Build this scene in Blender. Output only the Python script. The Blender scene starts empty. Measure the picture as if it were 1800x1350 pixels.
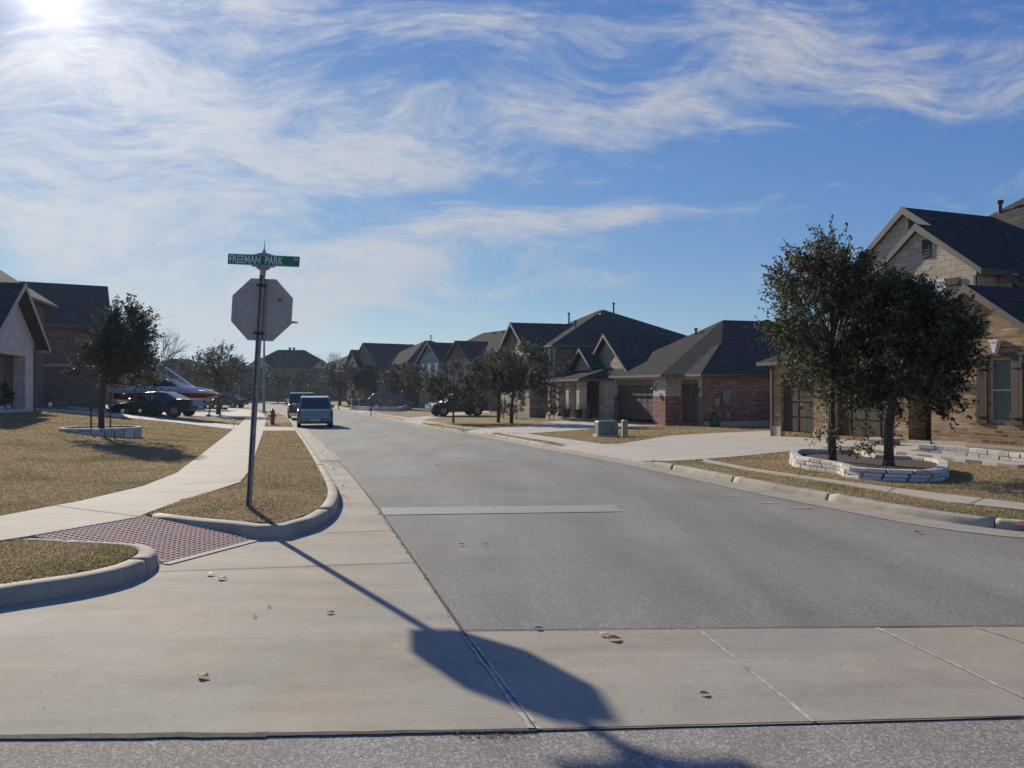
import bpy, bmesh, math, random
import numpy as np
from mathutils import Vector, Matrix
R = math.radians
random.seed(7); rng = np.random.default_rng(7)
SC = bpy.context.scene
COL = SC.collection
# ------------------------------------------------------------------ camera, sky, sun, exposure
F = 1350.0; CX = 900.0; CY = 675.0; HZ = 683.0; EYE = 1.5
PITCH = math.atan((HZ - CY) / F)
cam_d = bpy.data.cameras.new('camera'); cam = bpy.data.objects.new('camera', cam_d); COL.objects.link(cam)
cam_d.sensor_width = 36.0; cam_d.lens = 36.0 * F / 1800.0
cam_d.clip_start = 0.05; cam_d.clip_end = 3000
cam.location = (0, 0, EYE); cam.rotation_euler = (math.pi / 2 + PITCH, 0, 0)
SC.camera = cam
SUN_AZ, SUN_EL = R(-31.0), R(24.0)
sun_dir = Vector((math.sin(SUN_AZ) * math.cos(SUN_EL), math.cos(SUN_AZ) * math.cos(SUN_EL), math.sin(SUN_EL)))
sl = bpy.data.lights.new('sun', 'SUN'); sl.energy = 4.2; sl.angle = R(0.6); sl.color = (1.0, 0.905, 0.745)
so = bpy.data.objects.new('sun', sl); COL.objects.link(so); so.location = (-20, 30, 20)
so.rotation_euler = sun_dir.to_track_quat('Z', 'Y').to_euler()
SC.view_settings.view_transform = 'Standard'; SC.view_settings.look = 'None'
SC.view_settings.exposure = 0.4; SC.view_settings.gamma = 1.0; SC.view_settings.use_curve_mapping = False

class NT:
    def __init__(s, nt): s.nt = nt; s.L = nt.links
    def n(s, t, **k):
        x = s.nt.nodes.new(t)
        for a, b in k.items(): setattr(x, a, b)
        return x
    def put(s, sock, v):
        if isinstance(v, bpy.types.NodeSocket): s.L.new(v, sock)
        else: sock.default_value = v
    def m(s, op, a, b=0.0, c=0.0, clamp=False):
        x = s.n('ShaderNodeMath', operation=op); x.use_clamp = clamp
        s.put(x.inputs[0], a); s.put(x.inputs[1], b)
        if len(x.inputs) > 2: s.put(x.inputs[2], c)
        return x.outputs[0]
    def mix(s, f, a, b, mode='MIX'):
        x = s.n('ShaderNodeMix', data_type='RGBA', blend_type=mode)
        s.put(x.inputs[0], f); s.put(x.inputs[6], a); s.put(x.inputs[7], b)
        return x.outputs[2]
    def noise(s, vec, scale, detail=3.0, rough=0.55, dist=0.0):
        x = s.n('ShaderNodeTexNoise'); s.put(x.inputs['Vector'], vec)
        x.inputs['Scale'].default_value = scale; x.inputs['Detail'].default_value = detail
        x.inputs['Roughness'].default_value = rough; x.inputs['Distortion'].default_value = dist
        return x.outputs[0]
    def ramp(s, f, stops):
        x = s.n('ShaderNodeValToRGB'); s.put(x.inputs[0], f)
        e = x.color_ramp.elements
        while len(e) < len(stops): e.new(0.5)
        for i, (p, c) in enumerate(stops):
            e[i].position = p; e[i].color = (*c, 1) if len(c) == 3 else c
        return x.outputs[0]
    def smooth(s, v, lo, hi):
        x = s.n('ShaderNodeMapRange', interpolation_type='SMOOTHSTEP'); s.put(x.inputs[0], v)
        x.inputs[1].default_value = lo; x.inputs[2].default_value = hi
        return x.outputs[0]

world = bpy.data.worlds.new('World'); SC.world = world; world.use_nodes = True
W = NT(world.node_tree); world.node_tree.nodes.clear()
sky = W.n('ShaderNodeTexSky', sky_type='NISHITA'); sky.sun_disc = False
sky.sun_elevation = SUN_EL; sky.sun_rotation = SUN_AZ; sky.altitude = 200; sky.air_density = 1.0; sky.dust_density = 0.1; sky.ozone_density = 3.5
tc = W.n('ShaderNodeTexCoord'); sep = W.n('ShaderNodeSeparateXYZ'); W.L.new(tc.outputs['Generated'], sep.inputs[0])
dx, dy, dz = sep.outputs
dyc = W.m('MAXIMUM', W.m('ABSOLUTE', dy), 0.05)
ca = W.m('DIVIDE', dx, dyc); cb = W.m('DIVIDE', dz, dyc)          # sky laid out by compass bearing and height, fixed in the world
cmb = W.n('ShaderNodeCombineXYZ'); W.put(cmb.inputs[0], ca); W.put(cmb.inputs[1], cb)
def rotscale(vec, ang, sx, sy, off=(0, 0, 0)):
    x = W.n('ShaderNodeMapping'); W.put(x.inputs[0], vec)
    x.inputs[1].default_value = off; x.inputs[2].default_value = (0, 0, R(ang)); x.inputs[3].default_value = (sx, sy, 1)
    return x.outputs[0]
wn = W.n('ShaderNodeTexNoise'); W.put(wn.inputs['Vector'], rotscale(cmb.outputs[0], 0, 1.0, 1.7)); wn.inputs['Scale'].default_value = 3.2; wn.inputs['Detail'].default_value = 1.5
vm = W.n('ShaderNodeVectorMath', operation='SUBTRACT'); W.L.new(wn.outputs[1], vm.inputs[0]); vm.inputs[1].default_value = (.5, .5, .5)
vs = W.n('ShaderNodeVectorMath', operation='SCALE'); W.L.new(vm.outputs[0], vs.inputs[0]); vs.inputs[3].default_value = 0.17
va = W.n('ShaderNodeVectorMath', operation='ADD'); W.L.new(cmb.outputs[0], va.inputs[0]); W.L.new(vs.outputs[0], va.inputs[1])
warp = va.outputs[0]
n1 = W.noise(rotscale(warp, -12, 2.2, 7.5), 1.6, 7, 0.60)
n2 = W.noise(rotscale(warp, -24, 5.0, 26.0, (3, 5, 0)), 1.9, 8, 0.68)
n4 = W.noise(rotscale(warp, 14, 9.0, 24.0, (1, 9, 0)), 2.0, 7, 0.7)
n3 = W.noise(rotscale(warp, 10, 4.6, 10.0, (7, 1, 0)), 1.2, 9, 0.68)
streaks = [  # bearing / height of the cirrus bands: x, y, length, width, tilt, amount
 (40, 280, 460, 300, 0, .30), (330, 120, 460, 170, 8, .42), (560, 290, 330, 95, -6, .36), (830, 240, 300, 60, 12, .42),
 (1090, 205, 150, 32, 22, .30), (1330, 85, 290, 75, 14, .42), (1120, 20, 360, 60, 5, .30), (1700, 140, 220, 48, 2, .34),
 (1400, 195, 170, 26, 8, .18), (800, 430, 330, 44, 13, .56), (1150, 378, 340, 22, 7, .42), (380, 540, 420, 80, 6, .42),
 (110, 400, 170, 36, 4, .30), (960, 500, 330, 14, 3, .34), (640, 545, 280, 14, 2, .3), (1700, 345, 170, 26, 3, .18), (300, 380, 300, 40, 6, .30),
 (620, 120, 130, 46, -14, -.20), (740, 352, 130, 22, 4, -.36), (1400, 290, 360, 60, 8, -.34), (1640, 430, 260, 50, 0, -.15),
 (1650, 40, 220, 55, 4, .22), (1560, 120, 160, 40, 10, .2), (200, 460, 260, 30, 5, .25), (250, 620, 400, 50, 3, .2), (1080, 330, 130, 18, 5, -.2), (1300, 450, 260, 35, 4, -.22), (560, 20, 150, 30, 0, .1)]
acc = None
for (px, py, ln, wd, tl, am) in streaks:
    a0 = (px - CX) / F; b0 = (HZ - py) / F
    sa, sb = W.n('ShaderNodeVectorMath', operation='SUBTRACT'), None
    W.L.new(warp, sa.inputs[0]); sa.inputs[1].default_value = (a0, b0, 0)
    mp = W.n('ShaderNodeMapping'); W.L.new(sa.outputs[0], mp.inputs[0]); mp.vector_type = 'TEXTURE'
    mp.inputs[2].default_value = (0, 0, R(tl)); mp.inputs[3].default_value = (ln / F, wd / F, 1e3)
    ln_ = W.n('ShaderNodeVectorMath', operation='DOT_PRODUCT'); W.L.new(mp.outputs[0], ln_.inputs[0]); W.L.new(mp.outputs[0], ln_.inputs[1])
    g = W.m('POWER', 2.718, W.m('MULTIPLY', ln_.outputs['Value'], -0.9))
    acc = W.m('MULTIPLY_ADD', g, am, acc if acc is not None else 0.0)
nz = W.m('MULTIPLY_ADD', W.m('SUBTRACT', n1, .5), 1.5, W.m('MULTIPLY_ADD', W.m('SUBTRACT', n2, .5), 1.1, W.m('MULTIPLY_ADD', W.m('SUBTRACT', n4, .5), 0.8, W.m('MULTIPLY', W.m('SUBTRACT', n3, .5), 1.9))))
dens = W.smooth(W.m('MULTIPLY_ADD', acc, 1.25, W.m('ADD', nz, .05)), 0.05, 1.2)
fib = W.noise(rotscale(warp, -16, 16.0, 70.0, (5, 2, 0)), 1.6, 9, 0.72)
fib2 = W.noise(rotscale(warp, 24, 22.0, 60.0, (9, 4, 0)), 1.2, 8, 0.70)
dens = W.m('MULTIPLY', dens, W.m('MULTIPLY_ADD', W.m('ADD', fib, fib2), 0.95, 0.03))
dens = W.m('MINIMUM', W.m('MAXIMUM', dens, 0.0), 1.0)
dens = W.m('MULTIPLY', dens, W.smooth(dz, 0.0, 0.07))
sd = W.n('ShaderNodeVectorMath', operation='DOT_PRODUCT'); W.L.new(tc.outputs['Generated'], sd.inputs[0]); sd.inputs[1].default_value = sun_dir
ang = W.m('ARCCOSINE', W.m('MINIMUM', sd.outputs['Value'], 1.0))
glow1 = W.m('POWER', 2.718, W.m('MULTIPLY', ang, -36.0))
glow2 = W.m('POWER', 2.718, W.m('MULTIPLY', ang, -4.2))
SKYK = 0.105
skyc = W.n('ShaderNodeVectorMath', operation='SCALE'); W.L.new(sky.outputs[0], skyc.inputs[0]); skyc.inputs[3].default_value = SKYK
sxyz = W.n('ShaderNodeSeparateXYZ'); W.L.new(skyc.outputs[0], sxyz.inputs[0]); scmb = W.n('ShaderNodeCombineXYZ')
for i_, (A_, p_) in enumerate(((0.43, 0.95), (0.45, 0.80), (0.505, 0.38))):
    W.L.new(W.m('MINIMUM', W.m('MULTIPLY', W.m('POWER', sxyz.outputs[i_], p_), A_), (0.37, 0.455, 0.56)[i_]), scmb.inputs[i_])
hs = W.n('ShaderNodeHueSaturation'); W.L.new(scmb.outputs[0], hs.inputs['Color']); hs.inputs['Saturation'].default_value = 1.0; hs.inputs['Value'].default_value = 1.0
cl = W.n('ShaderNodeVectorMath', operation='SCALE'); cl.inputs[0].default_value = (0.44, 0.455, 0.49)
W.L.new(W.m('MULTIPLY_ADD', glow2, 0.6, 0.86), cl.inputs[3])
mixed = W.mix(W.m('MULTIPLY', dens, 0.86), hs.outputs[0], cl.outputs[0])
gl = W.n('ShaderNodeVectorMath', operation='SCALE'); gl.inputs[0].default_value = (1.0, 0.84, 0.62); W.L.new(W.m('MULTIPLY', glow1, 1.35), gl.inputs[3])
gl2 = W.n('ShaderNodeVectorMath', operation='SCALE'); gl2.inputs[0].default_value = (1.0, 0.96, 0.90); W.L.new(W.m('MULTIPLY', glow2, 0.03), gl2.inputs[3])
ad = W.n('ShaderNodeVectorMath', operation='ADD'); W.L.new(mixed, ad.inputs[0]); W.L.new(gl.outputs[0], ad.inputs[1])
ad2 = W.n('ShaderNodeVectorMath', operation='ADD'); W.L.new(ad.outputs[0], ad2.inputs[0]); W.L.new(gl2.outputs[0], ad2.inputs[1])
bg = W.n('ShaderNodeBackground'); W.L.new(ad2.outputs[0], bg.inputs[0]); bg.inputs[1].default_value = 1.0
wo = W.n('ShaderNodeOutputWorld'); W.L.new(bg.outputs[0], wo.inputs[0])

# ------------------------------------------------------------------ the lie of the land
GK = [(-500, 0), (9, 0), (14, -.06), (20, -.19), (30, -.43), (43, -.68), (60, -.80), (90, -.80), (110, -.66), (135, -.45), (160, -.35), (600, -.2)]
GX = np.array([k[0] for k in GK], float); GZ = np.array([k[1] for k in GK], float)
def walk_x(y): return np.interp(y, [8, 17.9, 24, 31, 44, 60, 90], [-4.4, -7.3, -9.2, -11.2, -15.3, -21, -36])
def G(x, y):
    x = np.asarray(x, float); y = np.asarray(y, float)
    g = np.interp(y, GX, GZ)
    s = np.clip((walk_x(y) - .3 - x), 0, 10) * 0.95
    k = np.clip((y - 7.5) / 12, 0, 1) * np.clip((75 - y) / 20, 0, 1)
    r = s * s / (s + 0.8) * 0.115
    return g + np.minimum(r, 1.02) * k
def ray(px, py):
    t = PITCH; f = np.array([0, math.cos(t), math.sin(t)]); u = np.array([0, -math.sin(t), math.cos(t)])
    d = np.array([(px - CX) / F, 0, 0]) + f + u * (CY - py) / F
    return d / d[1]
def gp(px, py, off=0.0):
    """point of the ground seen at a picture position"""
    d = ray(px, py); ys = np.linspace(0.5, 300, 6000)
    h = EYE + d[2] * ys - (G(d[0] * ys, ys) + off)
    i = np.argmax(h <= 0)
    if h[i] > 0: i = len(ys) - 1
    y = ys[max(i - 1, 0)] + (ys[1] - ys[0]) * (h[max(i - 1, 0)] / max(1e-6, h[max(i - 1, 0)] - h[i]))
    return (d[0] * y, y)
def gz(x, y, off=0.125): return float(G(x, y)) + off

# ------------------------------------------------------------------ tags and mesh builder
def tag(o, label=None, cat=None, group=None, kind=None):
    if label: o['label'] = label
    if cat: o['category'] = cat
    if group: o['group'] = group
    if kind: o['kind'] = kind
    return o
def thing(name, loc=(0, 0, 0), rz=0, label=None, cat=None, group=None):
    o = bpy.data.objects.new(name, None); COL.objects.link(o); o.location = loc; o.rotation_euler = (0, 0, rz)
    o.empty_display_size = .2
    return tag(o, label, cat, group)
def copy_tree(o, parent=None):
    c = o.copy(); COL.objects.link(c); c.parent = parent
    for ch in list(o.children): copy_tree(ch, c)
    return c
class MB:
    def __init__(s): s.v = []; s.f = []
    def face(s, pts):
        i = len(s.v); s.v += [tuple(map(float, p)) for p in pts]; s.f.append(tuple(range(i, i + len(pts))))
    def raw(s, vs, fs):
        i = len(s.v); s.v += [tuple(map(float, p)) for p in vs]; s.f += [tuple(a + i for a in f) for f in fs]; return s
    def box(s, x0, x1, y0, y1, z0, z1):
        if x0 > x1: x0, x1 = x1, x0
        if y0 > y1: y0, y1 = y1, y0
        vs = [(x0, y0, z0), (x1, y0, z0), (x1, y1, z0), (x0, y1, z0), (x0, y0, z1), (x1, y0, z1), (x1, y1, z1), (x0, y1, z1)]
        return s.raw(vs, [(0, 3, 2, 1), (4, 5, 6, 7), (0, 1, 5, 4), (1, 2, 6, 5), (2, 3, 7, 6), (3, 0, 4, 7)])
    def prism_y(s, pts, y0, y1):      # polygon in (x,z) extruded along y; counter-clockwise seen from -y
        n = len(pts); vs = [(x, y0, z) for x, z in pts] + [(x, y1, z) for x, z in pts]
        fs = [tuple(range(n)), tuple(range(2 * n - 1, n - 1, -1))] + [((i + 1) % n, i, n + i, n + (i + 1) % n) for i in range(n)]
        return s.raw(vs, fs)
    def prism_z(s, pts, z0, z1):
        n = len(pts); vs = [(x, y, z0) for x, y in pts] + [(x, y, z1) for x, y in pts]
        fs = [tuple(range(n - 1, -1, -1)), tuple(range(n, 2 * n))] + [(i, (i + 1) % n, n + (i + 1) % n, n + i) for i in range(n)]
        return s.raw(vs, fs)
    def tube(s, pts, rad, seg=8, caps=True):
        pts = [Vector(p) for p in pts]; n = len(pts)
        if not hasattr(rad, '__len__'): rad = [rad] * n
        vs = []; fs = []
        for i, p in enumerate(pts):
            d = (pts[min(i + 1, n - 1)] - pts[max(i - 1, 0)]).normalized()
            a = d.cross(Vector((0, 0, 1))) if abs(d.z) < .95 else d.cross(Vector((1, 0, 0)))
            a.normalize(); b = d.cross(a)
            for k in range(seg):
                t = 2 * math.pi * k / seg; vs.append(p + (a * math.cos(t) + b * math.sin(t)) * rad[i])
        for i in range(n - 1):
            for k in range(seg):
                k2 = (k + 1) % seg; fs.append((i * seg + k, i * seg + k2, (i + 1) * seg + k2, (i + 1) * seg + k))
        if caps: fs.append(tuple(range(seg))[::-1]); fs.append(tuple((n - 1) * seg + k for k in range(seg)))
        return s.raw(vs, fs)
    def lathe(s, prof, seg=16, c=(0, 0, 0), axis='z'):
        vs = []; fs = []; n = len(prof)
        for r, h in prof:
            for k in range(seg):
                t = 2 * math.pi * k / seg; a, b = r * math.cos(t), r * math.sin(t)
                p = {'z': (a, b, h), 'y': (a, h, b), 'x': (h, a, b)}[axis]
                vs.append((p[0] + c[0], p[1] + c[1], p[2] + c[2]))
        for i in range(n - 1):
            for k in range(seg):
                k2 = (k + 1) % seg; fs.append((i * seg + k, i * seg + k2, (i + 1) * seg + k2, (i + 1) * seg + k))
        fs.append(tuple(range(seg))[::-1]); fs.append(tuple((n - 1) * seg + k for k in range(seg)))
        return s.raw(vs, fs)
    def build(s, name, mat, parent=None, smooth=False, bevel=0, fix=True, uv=True):
        me = bpy.data.meshes.new(name); me.from_pydata(s.v, [], s.f)
        if fix or bevel:
            bm = bmesh.new(); bm.from_mesh(me)
            if bevel: bmesh.ops.remove_doubles(bm, verts=bm.verts, dist=1e-5)
            if fix: bmesh.ops.recalc_face_normals(bm, faces=bm.faces)
            if bevel:
                es = [e for e in bm.edges if len(e.link_faces) == 2 and e.calc_face_angle(0) > R(28)]
                bmesh.ops.bevel(bm, geom=es, offset=bevel, segments=2, affect='EDGES', profile=.6)
            bm.to_mesh(me); bm.free()
        if uv: box_uv(me)
        if smooth: me.polygons.foreach_set('use_smooth', [True] * len(me.polygons))
        me.materials.append(mat)
        o = bpy.data.objects.new(name, me); COL.objects.link(o); o.parent = parent
        return o
def box_uv(me):
    uvl = me.uv_layers.new(name='UVMap'); V = me.vertices; out = np.zeros((len(me.loops), 2))
    for p in me.polygons:
        n = p.normal
        if abs(n.z) > .985: t = Vector((1, 0, 0))
        else: t = Vector((0, 0, 1)).cross(n).normalized()
        b = n.cross(t)
        for li in p.loop_indices:
            c = V[me.loops[li].vertex_index].co; out[li] = (c.dot(t), c.dot(b))
    uvl.data.foreach_set('uv', out.ravel())

# ------------------------------------------------------------------ materials
def newmat(name, rough=.8, spec=.3, metal=0.0):
    m = bpy.data.materials.new(name); m.use_nodes = True; N = NT(m.node_tree); b = m.node_tree.nodes['Principled BSDF']
    b.inputs['Roughness'].default_value = rough; b.inputs['Metallic'].default_value = metal
    b.inputs['Specular IOR Level'].default_value = spec
    return m, N, b
def obj_co(N): return N.n('ShaderNodeTexCoord').outputs['Object']
def uv_co(N): return N.n('ShaderNodeTexCoord').outputs['UV']
def bump(N, b, h, strength=.3, dist=.01):
    x = N.n('ShaderNodeBump'); x.inputs['Strength'].default_value = strength; x.inputs['Distance'].default_value = dist
    N.L.new(h, x.inputs['Height']); N.L.new(x.outputs[0], b.inputs['Normal'])
def plain(name, c, rough=.6, metal=0.0, var=.12, scale=6.0, spec=.4, bmp=0.0, coat=0.0):
    m, N, b = newmat(name, rough, spec, metal); co = obj_co(N)
    n = N.noise(co, scale, 4, .6)
    lo = tuple(x * (1 - var) for x in c); hi = tuple(min(1, x * (1 + var)) for x in c)
    N.L.new(N.ramp(n, [(.3, lo), (.7, hi)]), b.inputs['Base Color'])
    if bmp: bump(N, b, N.noise(co, scale * 8, 3), bmp, .004)
    if coat: b.inputs['Coat Weight'].default_value = coat; b.inputs['Coat Roughness'].default_value = .06
    return m
def brickmat(name, cols, mortar, bw=.20, bh=.066, ms=.010, rough=.9, big=.5, bmp=.5):
    m, N, b = newmat(name, rough, .2); uv = uv_co(N)
    br = N.n('ShaderNodeTexBrick'); N.L.new(uv, br.inputs['Vector'])
    br.inputs['Scale'].default_value = 1.0; br.inputs['Brick Width'].default_value = bw; br.inputs['Row Height'].default_value = bh
    br.inputs['Mortar Size'].default_value = ms; br.inputs['Mortar Smooth'].default_value = .2
    br.inputs['Color1'].default_value = (0, 0, 0, 1); br.inputs['Color2'].default_value = (1, 1, 1, 1); br.inputs['Mortar'].default_value = (.5, .5, .5, 1)
    br.inputs['Bias'].default_value = 0.0
    # per-course speckle so neighbouring units differ, like tumbled brick
    mp = N.n('ShaderNodeMapping'); N.L.new(uv, mp.inputs[0]); mp.inputs[3].default_value = (.2 / bw, .45 / bh, 1)
    n = N.noise(mp.outputs[0], 1.0, 2, .7); nb = N.noise(uv, .9, 3, .6)
    f = N.m('ADD', N.m('MULTIPLY', br.outputs[0], .34), N.m('ADD', N.m('MULTIPLY_ADD', n, .95, -.17), N.m('MULTIPLY', N.m('SUBTRACT', nb, .5), big)))
    st = [(i / (len(cols) - 1) * .62 + .2, c) for i, c in enumerate(cols)]
    c = N.ramp(f, st)
    c = N.mix(br.outputs['Fac'], c, (*mortar, 1))
    N.L.new(c, b.inputs['Base Color']); bump(N, b, N.m('SUBTRACT', N.m('MULTIPLY', n, .4), br.outputs['Fac']), bmp, .012)
    return m
def shingles(name, c):
    m, N, b = newmat(name, 1.0, .04); uv = uv_co(N)
    br = N.n('ShaderNodeTexBrick'); N.L.new(uv, br.inputs['Vector']); br.inputs['Scale'].default_value = 1.0
    br.inputs['Brick Width'].default_value = .33; br.inputs['Row Height'].default_value = .145; br.inputs['Mortar Size'].default_value = .012
    br.inputs['Color1'].default_value = (0, 0, 0, 1); br.inputs['Color2'].default_value = (1, 1, 1, 1); br.inputs['Mortar'].default_value = (0, 0, 0, 1)
    n = N.noise(uv, 1.3, 5, .65); n2 = N.noise(uv, 14, 3, .6)
    f = N.m('ADD', N.m('MULTIPLY', br.outputs[0], .35), N.m('ADD', N.m('MULTIPLY', n, .35), N.m('MULTIPLY', n2, .35)))
    N.L.new(N.ramp(f, [(.2, tuple(x * .55 for x in c)), (.55, c), (.9, tuple(x * 1.6 for x in c))]), b.inputs['Base Color'])
    bump(N, b, N.m('SUBTRACT', n2, br.outputs['Fac']), .4, .01)
    return m
def boards(name, c, pitch=.18, horiz=True, rough=.75, var=.25, gap=.35):
    m, N, b = newmat(name, rough, .25); uv = uv_co(N)
    s = N.n('ShaderNodeSeparateXYZ'); N.L.new(uv, s.inputs[0]); q = N.m('DIVIDE', s.outputs[1 if horiz else 0], pitch)
    fr = N.m('FRACT', q); fl = N.m('FLOOR', q)
    wn = N.n('ShaderNodeTexWhiteNoise', noise_dimensions='1D'); N.L.new(fl, wn.inputs['W'])
    mp = N.n('ShaderNodeMapping'); N.L.new(uv, mp.inputs[0]); mp.inputs[3].default_value = (3, 30, 1) if horiz else (30, 3, 1)
    n = N.noise(mp.outputs[0], 1, 4, .6)
    f = N.m('ADD', N.m('MULTIPLY', wn.outputs[0], .45), N.m('MULTIPLY', n, .6))
    cc = N.ramp(f, [(.2, tuple(x * (1 - var) for x in c)), (.8, tuple(x * (1 + var) for x in c))])
    edge = N.smooth(fr, 0.0, .10)
    cc = N.mix(edge, (*[x * gap for x in c], 1), cc)
    N.L.new(cc, b.inputs['Base Color']); bump(N, b, fr if horiz else edge, .5, .015)
    return m
M = {}
M['shingle'] = shingles('asphalt_shingle', (.068, .064, .060))
M['shingle_brown'] = shingles('asphalt_shingle_brown', (.085, .078, .070))
M['brick_red'] = brickmat('brick_red', [(.045, .026, .028), (.18, .068, .052), (.28, .11, .082), (.34, .19, .155), (.62, .52, .46)], (.30, .26, .22))
M['brick_brown'] = brickmat('brick_brown', [(.08, .05, .04), (.15, .09, .065), (.22, .145, .11), (.30, .23, .18)], (.25, .21, .17))
M['brick_tan'] = brickmat('brick_tan', [(.10, .058, .028), (.28, .175, .09), (.42, .275, .15), (.56, .42, .27)], (.33, .26, .18), .26, .09, .014, big=.9)
M['limestone'] = brickmat('limestone_block', [(.34, .29, .22), (.52, .47, .38), (.60, .55, .46), (.72, .68, .60)], (.34, .30, .24), .42, .20, .016, big=.3)
M['limestone_wall'] = brickmat('limestone_bed_block', [(.45, .42, .36), (.62, .59, .53), (.70, .67, .61), (.80, .78, .73)], (.30, .27, .22), .27, .10, .010, big=.3)
M['stone_band'] = plain('cast_stone_band', (.50, .43, .34), .85, var=.15, scale=3)
M['siding'] = boards('lap_siding', (.36, .31, .24), .19)
M['siding_grey'] = boards('lap_siding_grey', (.30, .29, .27), .19)
M['shake'] = brickmat('shake_siding', [(.40, .33, .24), (.50, .42, .31), (.56, .48, .36), (.60, .52, .40)], (.33, .27, .20), .36, .20, .010, big=.2)
M['stucco'] = plain('pale_stone_veneer', (.56, .50, .44), .9, var=.25, scale=3.5, bmp=.6)
M['trim'] = plain('painted_trim', (.135, .112, .092), .6, var=.06)
M['trim_light'] = plain('pale_painted_trim', (.42, .38, .32), .6, var=.06)
M['garage'] = boards('garage_door_wood', (.062, .044, .034), .15, horiz=False, rough=.6, var=.3, gap=.4)
M['garage_grey'] = plain('garage_door_panel', (.085, .068, .058), .55, var=.08)
M['door_wood'] = boards('stained_wood', (.11, .06, .035), .12, horiz=False, rough=.5)
M['shutter'] = boards('shutter_wood', (.085, .066, .052), .11, horiz=False, rough=.75, var=.4)
M['fence'] = boards('fence_board', (.10, .075, .055), .14, horiz=False)
M['metal'] = plain('galvanised_steel', (.26, .275, .29), .45, .75, var=.25, scale=10)
M['alum'] = plain('sign_back_aluminium', (.37, .35, .315), .62, .35, var=.12, scale=5)
M['black'] = plain('black_metal', (.018, .018, .02), .5)
M['white'] = plain('white_paint', (.72, .71, .68), .5, var=.06)
M['pipe'] = plain('vent_pipe', (.06, .06, .065), .6)
def glassm(name, c, rough=.08, spec=.8):
    m, N, b = newmat(name, rough, spec); b.inputs['Base Color'].default_value = (*c, 1); return m
M['glass'] = glassm('window_glass', (.03, .04, .05)); M['car_glass'] = glassm('car_glass', (.012, .018, .022), .04)
def blinds(name):
    m, N, b = newmat(name, .25, .7); s = N.n('ShaderNodeSeparateXYZ'); N.L.new(uv_co(N), s.inputs[0])
    fr = N.m('FRACT', N.m('DIVIDE', s.outputs[1], .05)); N.L.new(N.mix(N.smooth(fr, .2, .5), (.03, .045, .04, 1), (.13, .19, .165, 1)), b.inputs['Base Color'])
    return m
M['blind'] = blinds('window_with_blinds')
M['bright_pane'] = glassm('painted_sky_pane', (.55, .60, .66), .15)  # pale base colour stands in for sky reflected in the glass

def asphalt(name, lo, hi, tint):
    m, N, b = newmat(name, .88, .25); co = obj_co(N)
    v = N.n('ShaderNodeTexVoronoi'); N.L.new(co, v.inputs['Vector']); v.inputs['Scale'].default_value = 150
    s = N.n('ShaderNodeSeparateColor'); N.L.new(v.outputs['Color'], s.inputs[0])
    v2 = N.n('ShaderNodeTexVoronoi'); N.L.new(co, v2.inputs['Vector']); v2.inputs['Scale'].default_value = 70
    s2 = N.n('ShaderNodeSeparateColor'); N.L.new(v2.outputs['Color'], s2.inputs[0])
    sp = N.m('ADD', N.m('MULTIPLY', s.outputs[0], .7), N.m('MULTIPLY', s2.outputs[1], .3))
    c = N.ramp(sp, [(.1, tuple(lo * t for t in tint)), (.6, tuple((lo + hi) / 2.1 * t for t in tint)), (.98, tuple(hi * 1.35 * t for t in tint))])
    n = N.noise(co, .35, 6, .6, .4); mp = N.n('ShaderNodeMapping'); N.L.new(co, mp.inputs[0]); mp.inputs[2].default_value = (0, 0, R(15)); mp.inputs[3].default_value = (1.6, .12, 1)
    n2 = N.noise(mp.outputs[0], 1.0, 4, .6)
    n5 = N.noise(co, 2.6, 5, .7)
    dt = N.n('ShaderNodeVectorMath', operation='DOT_PRODUCT'); N.L.new(co, dt.inputs[0]); dt.inputs[1].default_value = (.966, .259, 0)
    lane = N.m('MULTIPLY', N.m('SINE', N.m('MULTIPLY_ADD', dt.outputs['Value'], 3.4, N.m('MULTIPLY', n, 2.5))), .05)
    k = N.m('ADD', lane, N.m('MULTIPLY_ADD', n, .60, N.m('MULTIPLY_ADD', n2, .60, N.m('MULTIPLY_ADD', n5, .25, .26))))
    cm = N.n('ShaderNodeVectorMath', operation='SCALE'); N.L.new(c, cm.inputs[0]); N.L.new(k, cm.inputs[3])
    tn = N.mix(N.smooth(N.noise(co, .12, 3, .5, 1.0), .4, .65), (1.04, .98, .96, 1), (.95, 1.0, 1.03, 1))
    N.L.new(N.mix(1.0, cm.outputs[0], tn, 'MULTIPLY'), b.inputs['Base Color']); bump(N, b, sp, .35, .005)
    return m
M['asphalt'] = asphalt('asphalt', .172, .285, (1.03, 1.0, .86))
M['asphalt_near'] = asphalt('asphalt_coarse', .17, .38, (1.05, 1.0, .86))
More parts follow.
